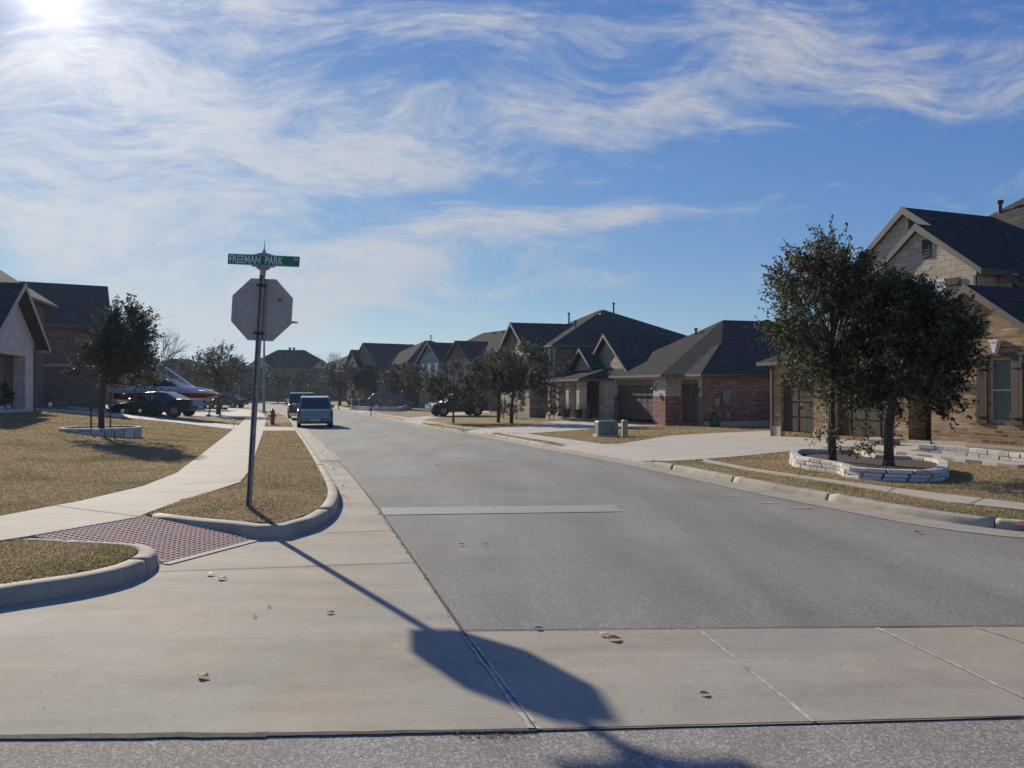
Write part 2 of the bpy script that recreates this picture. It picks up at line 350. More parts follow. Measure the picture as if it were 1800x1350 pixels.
def concrete(name, c, stain=.22):
    m, N, b = newmat(name, .85, .25); co = obj_co(N)
    mp = N.n('ShaderNodeMapping'); N.L.new(co, mp.inputs[0]); mp.inputs[3].default_value = (.5, 2.2, 1)
    n = N.noise(mp.outputs[0], .9, 8, .62, .6); n2 = N.noise(co, 55, 4, .7); n3 = N.noise(co, 4, 6, .7)
    k = N.m('ADD', N.m('MULTIPLY_ADD', N.m('SUBTRACT', n, .5), stain * 2.2, 1.0), N.m('ADD', N.m('MULTIPLY', N.m('SUBTRACT', n2, .5), .5), N.m('MULTIPLY', N.m('SUBTRACT', n3, .5), stain * 1.1)))
    cm = N.n('ShaderNodeVectorMath', operation='SCALE'); cm.inputs[0].default_value = c; N.L.new(k, cm.inputs[3])
    warm = N.mix(N.smooth(N.noise(co, .5, 3, .5, 1.2), .42, .62), (1.0, 1.0, 1.0, 1), (1.03, .97, .93, 1))
    N.L.new(N.mix(1.0, cm.outputs[0], warm, 'MULTIPLY'), b.inputs['Base Color']); bump(N, b, n2, .35, .004)
    return m
M['concrete'] = concrete('concrete_apron', (.345, .312, .245), .40)
M['concrete_walk'] = concrete('concrete_walk', (.42, .38, .30), .25)
M['concrete_drive'] = concrete('concrete_drive', (.47, .43, .345), .25)
M['kerb'] = concrete('concrete_kerb', (.36, .325, .255), .6)
M['joint_dark'] = plain('joint_tar', (.05, .045, .045), .9, var=.5, scale=20)
M['joint_pale'] = plain('joint_sealant', (.44, .40, .35), .9, var=.45, scale=14)
M['paint'] = plain('worn_road_paint', (.275, .275, .26), .8, var=.18, scale=12)
def lawn(name):
    m, N, b = newmat(name, .95, .1); co = obj_co(N)
    n = N.noise(co, .55, 5, .6, .5); f = N.noise(co, 24, 5, .75); f2 = N.noise(co, 90, 3, .7)
    dry = N.ramp(f, [(.25, (.28, .205, .095)), (.5, (.44, .33, .17)), (.8, (.58, .46, .27))])
    grn = N.ramp(f, [(.25, (.10, .10, .035)), (.5, (.21, .195, .075)), (.8, (.34, .30, .14))])
    c = N.mix(N.smooth(n, .47, .70), dry, grn); c = N.mix(N.m('MULTIPLY', f2, .55), c, (.13, .10, .05, 1))
    N.L.new(c, b.inputs['Base Color']); bump(N, b, f2, .9, .03)
    return m
M['lawn'] = lawn('dormant_lawn')
def blade(name):
    m, N, b = newmat(name, .8, .15); g = N.n('ShaderNodeNewGeometry'); co = obj_co(N)
    r = g.outputs['Random Per Island']; n = N.noise(co, .55, 5, .6, .5)
    dry = N.ramp(r, [(.0, (.25, .175, .09)), (.5, (.41, .315, .19)), (1.0, (.57, .46, .30))])
    grn = N.ramp(r, [(.0, (.12, .125, .045)), (.6, (.25, .24, .10)), (1.0, (.46, .39, .21))])
    c = N.mix(N.smooth(n, .46, .69), dry, grn)
    N.L.new(c, b.inputs['Base Color']); t = N.n('ShaderNodeBsdfTranslucent'); N.L.new(c, t.inputs[0]); mx = N.n('ShaderNodeMixShader'); mx.inputs[0].default_value = .42
    o = m.node_tree.nodes['Material Output']; N.L.new(b.outputs[0], mx.inputs[1]); N.L.new(t.outputs[0], mx.inputs[2]); N.L.new(mx.outputs[0], o.inputs[0]); return m
M['blade'] = blade('grass_blade')
M['soil'] = plain('soil', (.075, .055, .04), .95, var=.4, scale=8)
M['mulch'] = plain('mulch', (.07, .045, .032), .95, var=.6, scale=20, bmp=1)
def leafm(name, c1, c2, c3):
    m = bpy.data.materials.new(name); m.use_nodes = True; N = NT(m.node_tree); m.node_tree.nodes.clear()
    g = N.n('ShaderNodeNewGeometry'); c = N.ramp(g.outputs['Random Per Island'], [(0, c1), (.6, c2), (1, c3)])
    p = N.n('ShaderNodeBsdfPrincipled'); p.inputs['Roughness'].default_value = .6; p.inputs['Specular IOR Level'].default_value = .2; N.L.new(c, p.inputs['Base Color'])
    t = N.n('ShaderNodeBsdfTranslucent'); N.L.new(c, t.inputs[0]); mx = N.n('ShaderNodeMixShader'); mx.inputs[0].default_value = .32
    N.L.new(p.outputs[0], mx.inputs[1]); N.L.new(t.outputs[0], mx.inputs[2]); o = N.n('ShaderNodeOutputMaterial'); N.L.new(mx.outputs[0], o.inputs[0]); return m
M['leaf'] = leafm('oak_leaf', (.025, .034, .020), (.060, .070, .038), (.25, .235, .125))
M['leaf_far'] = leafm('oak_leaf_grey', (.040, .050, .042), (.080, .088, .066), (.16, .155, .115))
M['leaf_red'] = leafm('shrub_leaf_russet', (.06, .06, .03), (.12, .09, .05), (.30, .13, .08))
M['leaf_olive'] = leafm('shrub_leaf_olive', (.05, .05, .03), (.10, .09, .05), (.20, .17, .10))
M['bark'] = plain('bark', (.075, .06, .048), .95, var=.45, scale=18, bmp=1)
M['twig'] = plain('bare_twig', (.13, .105, .09), .95, var=.3)
M['tyre'] = plain('tyre_rubber', (.018, .018, .018), .85); M['rim'] = plain('alloy_rim', (.26, .26, .27), .3, .8)
M['tail_red'] = plain('tail_lamp', (.22, .02, .02), .2, spec=.6); M['lamp_clear'] = plain('head_lamp', (.6, .62, .62), .1, spec=.7)
M['chrome'] = plain('chrome', (.72, .73, .75), .12, 1.0, var=.02)
M['plastic'] = plain('dark_plastic', (.03, .03, .032), .6)
def paintm(name, c, metal=.35): return plain(name, c, .28, metal, var=.04, spec=.5, coat=.8)
M['p_teal'] = paintm('van_paint', (.035, .16, .21), .25); M['p_black'] = paintm('black_paint', (.012, .015, .02)); M['p_navy'] = paintm('dark_paint', (.02, .028, .036)); M['p_grey'] = paintm('grey_paint', (.045, .052, .062))
M['p_plate'] = plain('number_plate', (.6, .6, .56), .5)
M['green_box'] = plain('utility_green', (.15, .215, .17), .55, var=.12); M['tan_box'] = plain('pedestal_tan', (.34, .33, .24), .6)
M['hydrant'] = plain('hydrant_red', (.42, .03, .035), .45); M['sign_green'] = plain('sign_green', (.012, .16, .085), .45, var=.06); M['sign_text'] = plain('sign_lettering', (.62, .70, .68), .5)
M['red'] = plain('gelcoat_red', (.32, .02, .03), .2, coat=.6); M['gel_white'] = plain('gelcoat_white', (.60, .60, .64), .2, coat=.5)
M['dome'] = plain('tactile_dome', (.50, .34, .30), .8, var=.3, scale=30); M['tactile'] = plain('tactile_paver', (.17, .058, .058), .85, var=.35, scale=16)
M['terracotta'] = plain('dark_pot', (.03, .028, .028), .6); M['bin_green'] = plain('bin_green', (.012, .11, .055), .5); M['bin_grey'] = plain('bin_grey', (.10, .125, .145), .6)
# ------------------------------------------------------------------ ground sheets
def sheet(name, poly, off, mat, cell=1.0, label=None, cat=None, kind='structure', zadd=None, skirt=0.0, drop=None, clipY=None):
    bm = bmesh.new(); vs = [bm.verts.new((x, y, 0)) for x, y in poly]; f = bm.faces.new(vs); f.normal_update()
    if f.normal.z < 0: f.normal_flip()
    bmesh.ops.triangulate(bm, faces=[f], quad_method='BEAUTY', ngon_method='EAR_CLIP')
    xs = [p[0] for p in poly]; ys = [p[1] for p in poly]
    def cuts(lo, hi):
        out = []; c = math.floor(lo)
        while c < hi:
            d = abs(c)
            st = cell if d < 40 else (4 * cell if d < 100 else 20)
            if c > lo: out.append(c)
            c += st
        return out
    for c in cuts(min(xs), max(xs)):
        bmesh.ops.bisect_plane(bm, geom=bm.verts[:] + bm.edges[:] + bm.faces[:], plane_co=(c, 0, 0), plane_no=(1, 0, 0))
    for c in cuts(min(ys), max(ys)):
        bmesh.ops.bisect_plane(bm, geom=bm.verts[:] + bm.edges[:] + bm.faces[:], plane_co=(0, c, 0), plane_no=(0, 1, 0))
    co = np.array([v.co[:] for v in bm.verts]); z = G(co[:, 0], co[:, 1]) + off
    if zadd is not None: z = z + zadd(co[:, 0], co[:, 1])
    if drop is not None: z = z + drop(co[:, 0], co[:, 1])
    for v, zz in zip(bm.verts, z): v.co.z = zz
    if skirt:
        be = [e for e in bm.edges if e.is_boundary]; r = bmesh.ops.extrude_edge_only(bm, edges=be)
        for v in [g for g in r['geom'] if isinstance(g, bmesh.types.BMVert)]: v.co.z -= skirt
    bmesh.ops.recalc_face_normals(bm, faces=bm.faces)
    me = bpy.data.meshes.new(name); bm.to_mesh(me); bm.free(); me.materials.append(mat)
    if sum(p.normal.z for p in me.polygons) < 0: me.flip_normals()
    o = bpy.data.objects.new(name, me); COL.objects.link(o)
    return tag(o, label, cat, None, kind)
def P(pts, off=0.0): return [gp(*(p if len(p) == 3 else (p[0], p[1], off))) for p in pts]
def smoothpath(pts, step=.25):
    pts = [np.array(p, float) for p in pts]; out = []
    for i in range(len(pts) - 1):
        p0 = pts[max(i - 1, 0)]; p1 = pts[i]; p2 = pts[i + 1]; p3 = pts[min(i + 2, len(pts) - 1)]
        n = max(1, int(np.linalg.norm(p2 - p1) / step))
        for k in range(n):
            t = k / n; out.append(.5 * ((2 * p1) + (-p0 + p2) * t + (2 * p0 - 5 * p1 + 4 * p2 - p3) * t * t + (-p0 + 3 * p1 - 3 * p2 + p3) * t ** 3))
    out.append(pts[-1]); return np.array(out)
def offset_path(path, d):
    t = np.gradient(path, axis=0); t /= np.linalg.norm(t, axis=1)[:, None] + 1e-9
    return path + np.stack([-t[:, 1], t[:, 0]], 1) * d     # left of travel
def kerb(path, side, h=None, seglen=3.0, name='kerb', top=1.0):
    """rounded kerb swept along a path; side=+1: the yard lies left of travel"""
    s = np.concatenate([[0], np.cumsum(np.linalg.norm(np.diff(path, axis=0), axis=1))]); L = s[-1]
    t = np.gradient(path, axis=0); t /= np.linalg.norm(t, axis=1)[:, None] + 1e-9; nrm = np.stack([-t[:, 1], t[:, 0]], 1) * side
    prof = [(0, -.04), (.014, .05), (.026, .098), (.036, .113), (.052, .121), (.08, .125), (.160, .127), (.168, .10), (.168, -.04)]
    mb = MB(); a = 0.0
    while a < L - .05:
        b = min(a + seglen, L); g = .006
        ss = [a + g] + [x for x in s if a + g < x < b - g] + [b - g]
        pts = np.stack([np.interp(ss, s, path[:, 0]), np.interp(ss, s, path[:, 1])], 1); nn = np.stack([np.interp(ss, s, nrm[:, 0]), np.interp(ss, s, nrm[:, 1])], 1)
        vs = []; fs = []; m = len(prof)
        for i in range(len(ss)):
            hh = 1.0 if h is None else h(ss[i] / L)
            for (o, z) in prof:
                q = pts[i] + nn[i] * o; zz = z if z < 0 else z * hh * top
                vs.append((q[0], q[1], float(G(q[0], q[1])) + zz))
        for i in range(len(ss) - 1):
            for k in range(m - 1): fs.append((i * m + k, i * m + k + 1, (i + 1) * m + k + 1, (i + 1) * m + k))
        fs.append(tuple(range(m))); fs.append(tuple((len(ss) - 1) * m + k for k in range(m))[::-1])
        mb.raw(vs, fs); a = b
    o = mb.build(name, M['kerb'], uv=False); tag(o, kind='structure')
    for p in o.data.polygons: p.use_smooth = len(p.vertices) == 4
    return o

def disc(cx, cy, r, n=24): return [(cx + r * math.cos(2 * math.pi * k / n), cy + r * math.sin(2 * math.pi * k / n)) for k in range(n)]
# earth under everything, then asphalt, then the yards as raised ground
sheet('ground', [(-500, -60), (500, -60), (500, 800), (-500, 800)], -.10, M['soil'], 4.0)
sheet('street_asphalt', [(-75, -14), (45, -14), (45, 150), (-75, 150)], 0.0, M['asphalt'])
# path points (gutter line) of the kerbs, read from the photograph and laid on the land
LK = [(255, 905, .125), (330, 921, .085), (400, 936, .035), (445, 948, 0), (505, 946, 0), (556, 931, 0), (588, 908, 0), (598, 884, 0), (592, 862, 0), (576, 834, 0), (556, 803, 0), (541, 782, 0), (528, 764, 0), (519, 750, 0), (512, 739, 0), (500, 731, 0), (475, 724.5, 0), (440, 719, 0), (400, 714.5, 0), (340, 712, 0)]
left_path = smoothpath(P(LK))
LK2 = [(-420, 1130, 0), (-200, 1105, 0), (0, 1068, 0), (150, 1044, 0), (235, 1023, 0), (272, 1004, 0), (281, 990, .01), (268, 976, .03), (232, 963, .07), (150, 951, .11), (60, 943, .125)]
left2 = smoothpath([(-16, 4.05), (-8.5, 4.15), (-5.6, 4.3)] + P(LK2[1:]), .12)
RK = [(2300, 985), (2000, 953), (1830, 937), (1760, 931), (1715, 926), (1675, 920.5), (1600, 908), (1490, 887.5), (1345, 860), (1240, 838), (1145, 819), (1060, 803), (955, 785), (860, 766.5), (800, 758), (740, 748.5), (690, 737), (640, 727), (600, 719.5), (570, 715), (540, 711.5), (500, 709), (450, 708), (390, 707.4), (320, 707)]
right_path = smoothpath(P(RK))
def left_h(t): return min(1, max(0.05, t * 60)) if t < .0166 else 1
kerb(left_path, 1, None)
kerb(left2, 1, None, 1.55)
_L = None
s_all = np.concatenate([[0], np.cumsum(np.linalg.norm(np.diff(right_path, axis=0), axis=1))])
def at_px(px, py):
    q = np.array(gp(px, py)); return s_all[np.argmin(np.linalg.norm(right_path - q, axis=1))] / s_all[-1]
drops = [(at_px(1145, 819), at_px(952, 784.5)), (at_px(862, 766), at_px(800, 758)), (at_px(745, 749), at_px(700, 740)), (at_px(640, 727), at_px(610, 721))]
_e = 1.0 / s_all[-1]
_dp = np.array([p for p, t in zip(right_path, s_all / s_all[-1]) if any(a + _e * 1.1 <= t <= b - _e * 1.1 for a, b in drops)])
def dropz(x, y):
    x = np.asarray(x); d = np.full(len(x), 9.0); w = np.zeros(len(x))
    for p, t in list(zip(right_path, s_all / s_all[-1]))[:420]:
        q = (1 - right_h(t)) / .9; dd = np.hypot(x - p[0], y - p[1]); k = dd < d; d = np.where(k, dd, d); w = np.where(k, q, w)
    return -.088 * w * np.clip(1.12 - d / 1.25, 0, 1) ** 1.2
def rseg(pa, pb, inset=-.02):
    a, b = at_px(*pa), at_px(*pb); t = s_all / s_all[-1]; lo, hi = min(a, b), max(a, b); o = offset_path(right_path, inset)
    q = [tuple(p) for p, tt in zip(o, t) if lo <= tt <= hi]
    return q if a < b else q[::-1]
def ribbon(name, path, d0, d1, off, mat):
    a = offset_path(path, d0); b = offset_path(path, d1); n = len(path); mb = MB()
    vs = [(*p, float(G(*p)) + off) for p in a] + [(*p, float(G(*p)) + off) for p in b]
    mb.raw(vs, [(i, n + i, n + i + 1, i + 1) for i in range(n - 1)]); o = mb.build(name, mat, uv=False)
    if sum(p.normal.z for p in o.data.polygons) < 0: o.data.flip_normals()
    return tag(o, kind='structure')
def right_h(t):
    h = 1.0
    for a, b in drops:
        if a < t < b: h = min(h, 1 - .9 * min(1, min(t - a, b - t) / _e))
    return h
kerb(right_path, -1, right_h, 2.35, top=.78)
# concrete aprons and gutters (lie on the asphalt)
apn = int(np.argmin(np.linalg.norm(left_path - np.array(gp(560, 808)), axis=1)))
gut_left = [(-700, 1322), (-700, 900)] 
edge_asph = [(812, 1110), (780, 1060), (730, 982), (665, 895), (610, 827), (572, 785), (548, 758), (536, 745), (527, 737), (512, 729.5), (480, 722.5), (440, 717.2), (400, 713)]
ap = P([(-900, 1345), (0, 1299), (470, 1294), (942, 1286), (875, 1190), (812, 1110)] + edge_asph[1:5]) + [tuple(p) for p in left_path[:apn][::-1]] + P([(240, 911), (50, 944)]) + [tuple(p) for p in left2[::-1][::3]] + P([(-900, 1170)])
sheet('concrete_apron', ap, .006, M['concrete'])
sheet('valley_gutter', P([(812, 1110), (1240, 1108.5), (1800, 1101), (2700, 1085), (2700, 1230), (1800, 1262), (1440, 1274), (945, 1286), (875, 1190)]), .0065, M['concrete'])
sheet('cross_street', P([(-900, 1345), (0, 1300.5), (470, 1295.5), (942, 1287.5), (1440, 1275.5), (1800, 1263.5), (2700, 1232)]) + [(14, -12), (-14, -12)], .0035, M['asphalt_near'])
ribbon('gutter_strip', right_path, -.02, .45, .006, M['concrete'])
ribbon('gutter_strip', left_path[apn - 1:], .02, -.50, .0065, M['concrete'])
def strip(name, a, b, w, mat, off=.011, w2=None, seg=14, wob=.3):
    (x0, y0), (x1, y1) = gp(*a), gp(*b); d = np.array([x1 - x0, y1 - y0]); L = np.linalg.norm(d); d /= L; n = np.array([-d[1], d[0]])
    w2 = w if w2 is None else w2; l = []; r = []
    for i in range(seg + 1):
        t = i / seg; c = np.array([x0, y0]) + d * L * t; ww = (w + (w2 - w) * t) / 2
        l.append(c + n * ww * (1 + wob * random.uniform(-1, 1))); r.append(c - n * ww * (1 + wob * random.uniform(-1, 1)))
    mb = MB(); vs = [(*p, float(G(*p)) + off) for p in l] + [(*p, float(G(*p)) + off) for p in r]; k = seg + 1
    mb.raw(vs, [(i, k + i, k + i + 1, i + 1) for i in range(seg)]); o = mb.build(name, mat, uv=False); tag(o, kind='structure')
    if sum(p.normal.z for p in o.data.polygons) < 0: o.data.flip_normals()
    return o
for a, b, w in [((282, 1006), (738, 990), .012), ((-60, 1300), (470, 1295), .045), ((470, 1295), (944, 1286), .03), ((944, 1286), (1800, 1262.5), .013), ((812, 1110.5), (1800, 1102), .014),
                ((575, 938), (690, 934), .011), ((598, 886), (645, 884), .011), ((594, 858), (632, 857), .011), ((560, 812), (600, 812), .012), ((812, 1110), (665, 895), .02), ((665, 895), (572, 785), .02)]:
    strip('joint_line', a, b, w, M['joint_dark'])
for a, b, w, w2 in [((812, 1111), (942, 1286), .04, .05), ((1228, 1109), (1432, 1274), .018, .022), ((1541, 1106), (1800, 1230), .018, .016), ((1712, 1104), (2000, 1195), .012, .012)]:
    strip('joint_sealant_line', a, b, w, M['joint_pale'], w2=w2)
strip('joint_line', (812, 1111), (942, 1286), .006, M['joint_dark'], off=.015, wob=.9)
sheet('stop_line', P([(671, 893), (1078, 888), (1093, 900), (664, 906)]), .006, M['paint'])
for c in [(1281, 873), (1412, 894), (1350, 885)]:
    x, y = gp(*c); sheet('road_scuff', [(x - .16, y - .02), (x + .15, y - .025), (x + .1, y + .03), (x - .1, y + .02)], .008, M['joint_pale'])

SIGN = (ray(438, 880)[0] * 8.65, 8.65)
def mound(x, y):
    x = np.asarray(x, float); y = np.asarray(y, float); d = np.full(x.shape, 9.0); near = np.abs(y - SIGN[1]) < 4
    for p in left_path[:70]: d = np.where(near, np.minimum(d, np.hypot(x - p[0], y - p[1])), d)
    return .085 * np.exp(-(((x - SIGN[0]) / .9) ** 2 + ((y - SIGN[1] - .5) / 1.1) ** 2)) * np.clip((d - .22) / .7, 0, 1)
lin = offset_path(left_path, .17); lin2 = offset_path(left2, .17); rin = offset_path(right_path, -.17)
yardL = [tuple(p) for p in lin[::2]] + [(-75, 112), (-75, 12)] + P([(-700, 1010), (-100, 972), (50, 944), (240, 911)], .125)
yardL2 = [tuple(p) for p in lin2[::2]] + P([(40, 940), (-100, 955), (-700, 985)], .125) + [(-16, 6.0)]
yardR = [tuple(p) for p in rin[::2]] + [(-75, 128), (-75, 170), (75, 170), (75, 8.2)]
sheet('lawn', yardL, .125, M['lawn'], .5, zadd=mound); sheet('lawn', yardL2, .125, M['lawn'], .5); sheet('lawn', yardR, .098, M['lawn'], .5, drop=lambda x, y: dropz(x, y) * 1.45)
SW = .142; SWR = .115
walkL = P([(-2200, 1005), (-900, 960), (-100, 920), (0, 907), (133, 882), (249, 855), (311, 831), (355, 798), (409, 755), (425, 742), (436, 732), (440, 727), (420, 721), (392, 716.5), (398, 715.2), (440, 720.5), (462, 726), (468, 735), (466, 745), (463, 757), (449, 798), (444, 820), (422, 847), (355, 869), (262, 900), (240, 909), (50, 942), (-100, 965), (-900, 1012), (-2200, 1080)], SW)
sheet('pavement', walkL, SW, M['concrete_walk'], .5, skirt=.03)
walkL2 = P([(60, 717.5), (110, 719.5), (180, 724.5), (300, 735), (372, 743), (418, 747), (414, 754), (372, 750), (300, 741.5), (180, 730), (110, 724), (60, 721)], SW)
sheet('path', walkL2, SW + .002, M['concrete_drive'], .5, skirt=.03)
driveL = P([(441, 733), (395, 733), (330, 731), (215, 725), (120, 717.5), (120, 714), (230, 712), (330, 713), (400, 717), (437, 724)], SW)
sheet('driveway', driveL, SW + .004, M['concrete_drive'], .5, skirt=.03)
hyd = P([(463, 757), (520, 757), (519, 751), (463, 750)], SW); sheet('path', hyd, SW + .004, M['concrete_walk'], .5, skirt=.03)
for a, b in [((97, 889), (245, 908)), ((311, 853), (428, 843)), ((345, 815), (446, 812)), ((372, 790), (452, 788)), ((390, 771), (457, 770))]:
    strip('joint_line', (*a, SW), (*b, SW), .013, M['joint_dark'], off=SW + .004)
# right side
walkR = P([(2600, 1008), (1800, 896), (1672, 882.5), (1490, 852), (1320, 827), (1236, 811), (1236, 806), (1320, 822.5), (1490, 846.5), (1672, 869), (1800, 884), (2600, 985)], SWR)
sheet('pavement', walkR, SWR, M['concrete_walk'], .5, skirt=.03, drop=dropz)
drive1 = rseg((1144, 818.8), (957, 785)) + P([(1000, 780.5), (930, 770), (868, 759.5), (870, 757.5), (927, 762), (1061, 780.5), (1091, 780), (1180, 765.5), (1260, 761), (1345, 757.5), (1600, 770), (1640, 774), (1700, 786), (1616, 790), (1568, 795), (1517, 784.5), (1467, 785), (1320, 800), (1238, 807)], SWR) + [tuple(offset_path(right_path, -.19)[int(np.argmin(np.linalg.norm(right_path - np.array(gp(1150, 820)), axis=1)))])]
sheet('driveway', drive1, SWR + .002, M['concrete_drive'], .25, skirt=.03, drop=dropz)
drive2 = rseg((858, 765.6), (803, 758.4)) + P([(812, 755.5), (868, 752.5), (911, 748.5), (1013, 735.5), (1040, 731), (1215, 744), (1202, 746), (1104, 749.5), (1047, 753.5), (985, 758), (929, 761.8), (905, 762)], SWR)
sheet('driveway', drive2, SWR + .002, M['concrete_drive'], .25, skirt=.03, drop=dropz)
walk3 = P([(868, 757.5), (812, 753), (762, 744.5), (706, 735), (660, 727.5), (662, 725.8), (708, 732.5), (764, 741.3), (815, 749.3), (870, 753.5)], SWR); sheet('pavement', walk3, SWR, M['concrete_walk'], skirt=.03, drop=dropz)
drive3 = rseg((743, 748.8), (704, 740.6)) + P([(706, 736.5), (735, 732.8), (773, 728.5), (859, 721), (862, 725), (790, 731), (741, 738.5), (745, 745)], SWR); sheet('driveway', drive3, SWR + .002, M['concrete_drive'], .5, skirt=.03, drop=dropz)
drive4 = rseg((638, 727), (612, 721.4)) + P([(618, 720), (640, 718.5), (700, 716), (730, 716.5), (700, 720), (660, 724)], SWR); sheet('driveway', drive4, SWR + .002, M['concrete_drive'], .5, skirt=.03, drop=dropz)
walk4 = P([(655, 727), (620, 720.2), (560, 710.6), (420, 705.6), (330, 704.8), (330, 704.1), (420, 704.5), (560, 708.9), (622, 718), (657, 725)], SWR); sheet('pavement', walk4, SWR, M['concrete_walk'], skirt=.03, drop=dropz)
conc_polys = [walkL, walkL2, driveL, hyd, walkR, drive1, drive2]
for a, b in [((1136, 811), (1238, 807)), ((1060, 780), (1345, 790)), ((1180, 765.5), (1467, 785)), ((1400, 838), (1412, 834)), ((1560, 864), (1575, 857)), ((1700, 888), (1730, 875))]:
    strip('joint_line', (*a, SWR), (*b, SWR), .012, M['joint_dark'], off=SWR + .006) if a[0] != 1136 else None
# ramp with truncated domes
def ramp():
    A = (*gp(48, 943, .125), .14); B = (*gp(250, 908, .125), .14); C = (*gp(447, 950, 0), .010); D = (*gp(284, 993, 0), .010)
    A, B, C, D = [np.array(p) for p in (A, B, C, D)]; n = 14
    q = lambda s, t: (A * (1 - s) + B * s) * (1 - t) + (D * (1 - s) + C * s) * t
    mb = MB(); vs = [q(i / n, j / n) + np.array([0, 0, 0]) for j in range(n + 1) for i in range(n + 1)]
    mb.raw(vs, [(j * (n + 1) + i, (j + 1) * (n + 1) + i, (j + 1) * (n + 1) + i + 1, j * (n + 1) + i + 1) for j in range(n) for i in range(n)])
    o = mb.build('kerb_ramp', M['tactile'], uv=False); tag(o, kind='structure')
    if sum(p.normal.z for p in o.data.polygons) < 0: o.data.flip_normals()
    wid = (np.linalg.norm(B - A) + np.linalg.norm(C - D)) / 2; hgt = (np.linalg.norm(D - A) + np.linalg.norm(C - B)) / 2
    nx = int(wid / .062); ny = int(hgt / .062); mb = MB()
    for i in range(nx):
        for j in range(ny):
            c = q((i + .5) / nx, (j + .5) / ny); vs = []; 
            for rr, zz in ((.0225, .001), (.012, .006)):
                for k in range(6): t = k * math.pi / 3; vs.append((c[0] + rr * math.cos(t), c[1] + rr * math.sin(t), c[2] + zz))
            mb.raw(vs, [(k, (k + 1) % 6, 6 + (k + 1) % 6, 6 + k) for k in range(6)] + [tuple(range(6, 12))])
    o2 = mb.build('tactile_domes', M['dome'], uv=False); tag(o2, kind='structure')
    # flush border along the gutter
    mb = MB(); d = (C - D) / np.linalg.norm(C - D); nn = np.array([d[1], -d[0], 0])
    mb.raw([D + [0, 0, .004], C + [0, 0, .004], C + nn * .09 + [0, 0, .004], D + nn * .09 + [0, 0, .004]], [(0, 1, 2, 3)])
    tag(mb.build('ramp_border', M['concrete_walk'], uv=False), kind='structure')
ramp()
# right hand corner ramp, just in frame
rr = P([(1775, 921), (1840, 931), (2200, 965), (2300, 950), (1900, 905), (1825, 911)], .1)
sheet('kerb_ramp', rr, .104, M['tactile'])
# grass blades (uncountable)
def inside(poly, x, y):
    poly = np.array(poly); n = len(poly); c = np.zeros(len(x), bool); j = n - 1
    for i in range(n):
        xi, yi = poly[i]; xj, yj = poly[j]
        k = ((yi > y) != (yj > y)) & (x < (xj - xi) * (y - yi) / (yj - yi + 1e-12) + xi); c ^= k; j = i
    return c
def grass():
    n = 900000; m_ = 420000; px = np.concatenate([rng.uniform(-60, 1860, n), rng.uniform(-1500, -60, m_), rng.uniform(1860, 2500, m_ // 4)]); n = len(px)
    y = np.exp(rng.uniform(np.log(3.6), np.log(46), n)); x = (px - CX) / F * y
    ok = inside(yardL, x, y) | inside(yardL2, x, y) | inside(yardR, x, y)
    for p in conc_polys: ok &= ~inside(p, x, y)
    x = x[ok]; y = y[ok]; n = len(x); k = 1 + np.clip(y - 9, 0, 40) * .035
    z = G(x, y) + np.where(x > -.6 - (y - 8) * .27 + 2, .096, .123) + np.where(x < 0, mound(x, y), 0) + np.where(x > -3, dropz(x, y), 0)
    h = rng.uniform(.010, .030, n) * np.sqrt(k); w = rng.uniform(.003, .006, n) * k * (.7 + y / 14); a = rng.uniform(0, 2 * np.pi, n); l = rng.uniform(0, .035, n); b = rng.uniform(0, 2 * np.pi, n)
    v = np.zeros((n, 3, 3)); v[:, 0] = np.stack([x - w * np.cos(a), y - w * np.sin(a), z], 1); v[:, 1] = np.stack([x + w * np.cos(a), y + w * np.sin(a), z], 1); v[:, 2] = np.stack([x + l * np.cos(b), y + l * np.sin(b), z + h], 1)
    o = rawmesh('grass', v.reshape(-1, 3), n, 3, M['blade']); tag(o, 'short dormant lawn grass, tan with green patches', 'grass', kind='stuff')
def rawmesh(name, v, nf, k, mat, parent=None):
    me = bpy.data.meshes.new(name); me.vertices.add(nf * k); me.vertices.foreach_set('co', np.asarray(v, np.float32).ravel())
    me.loops.add(nf * k); me.loops.foreach_set('vertex_index', np.arange(nf * k, dtype=np.int32)); me.polygons.add(nf)
    me.polygons.foreach_set('loop_start', np.arange(nf, dtype=np.int32) * k); me.update(calc_edges=True); me.materials.append(mat)
    o = bpy.data.objects.new(name, me); COL.objects.link(o); o.parent = parent; return o
grass()

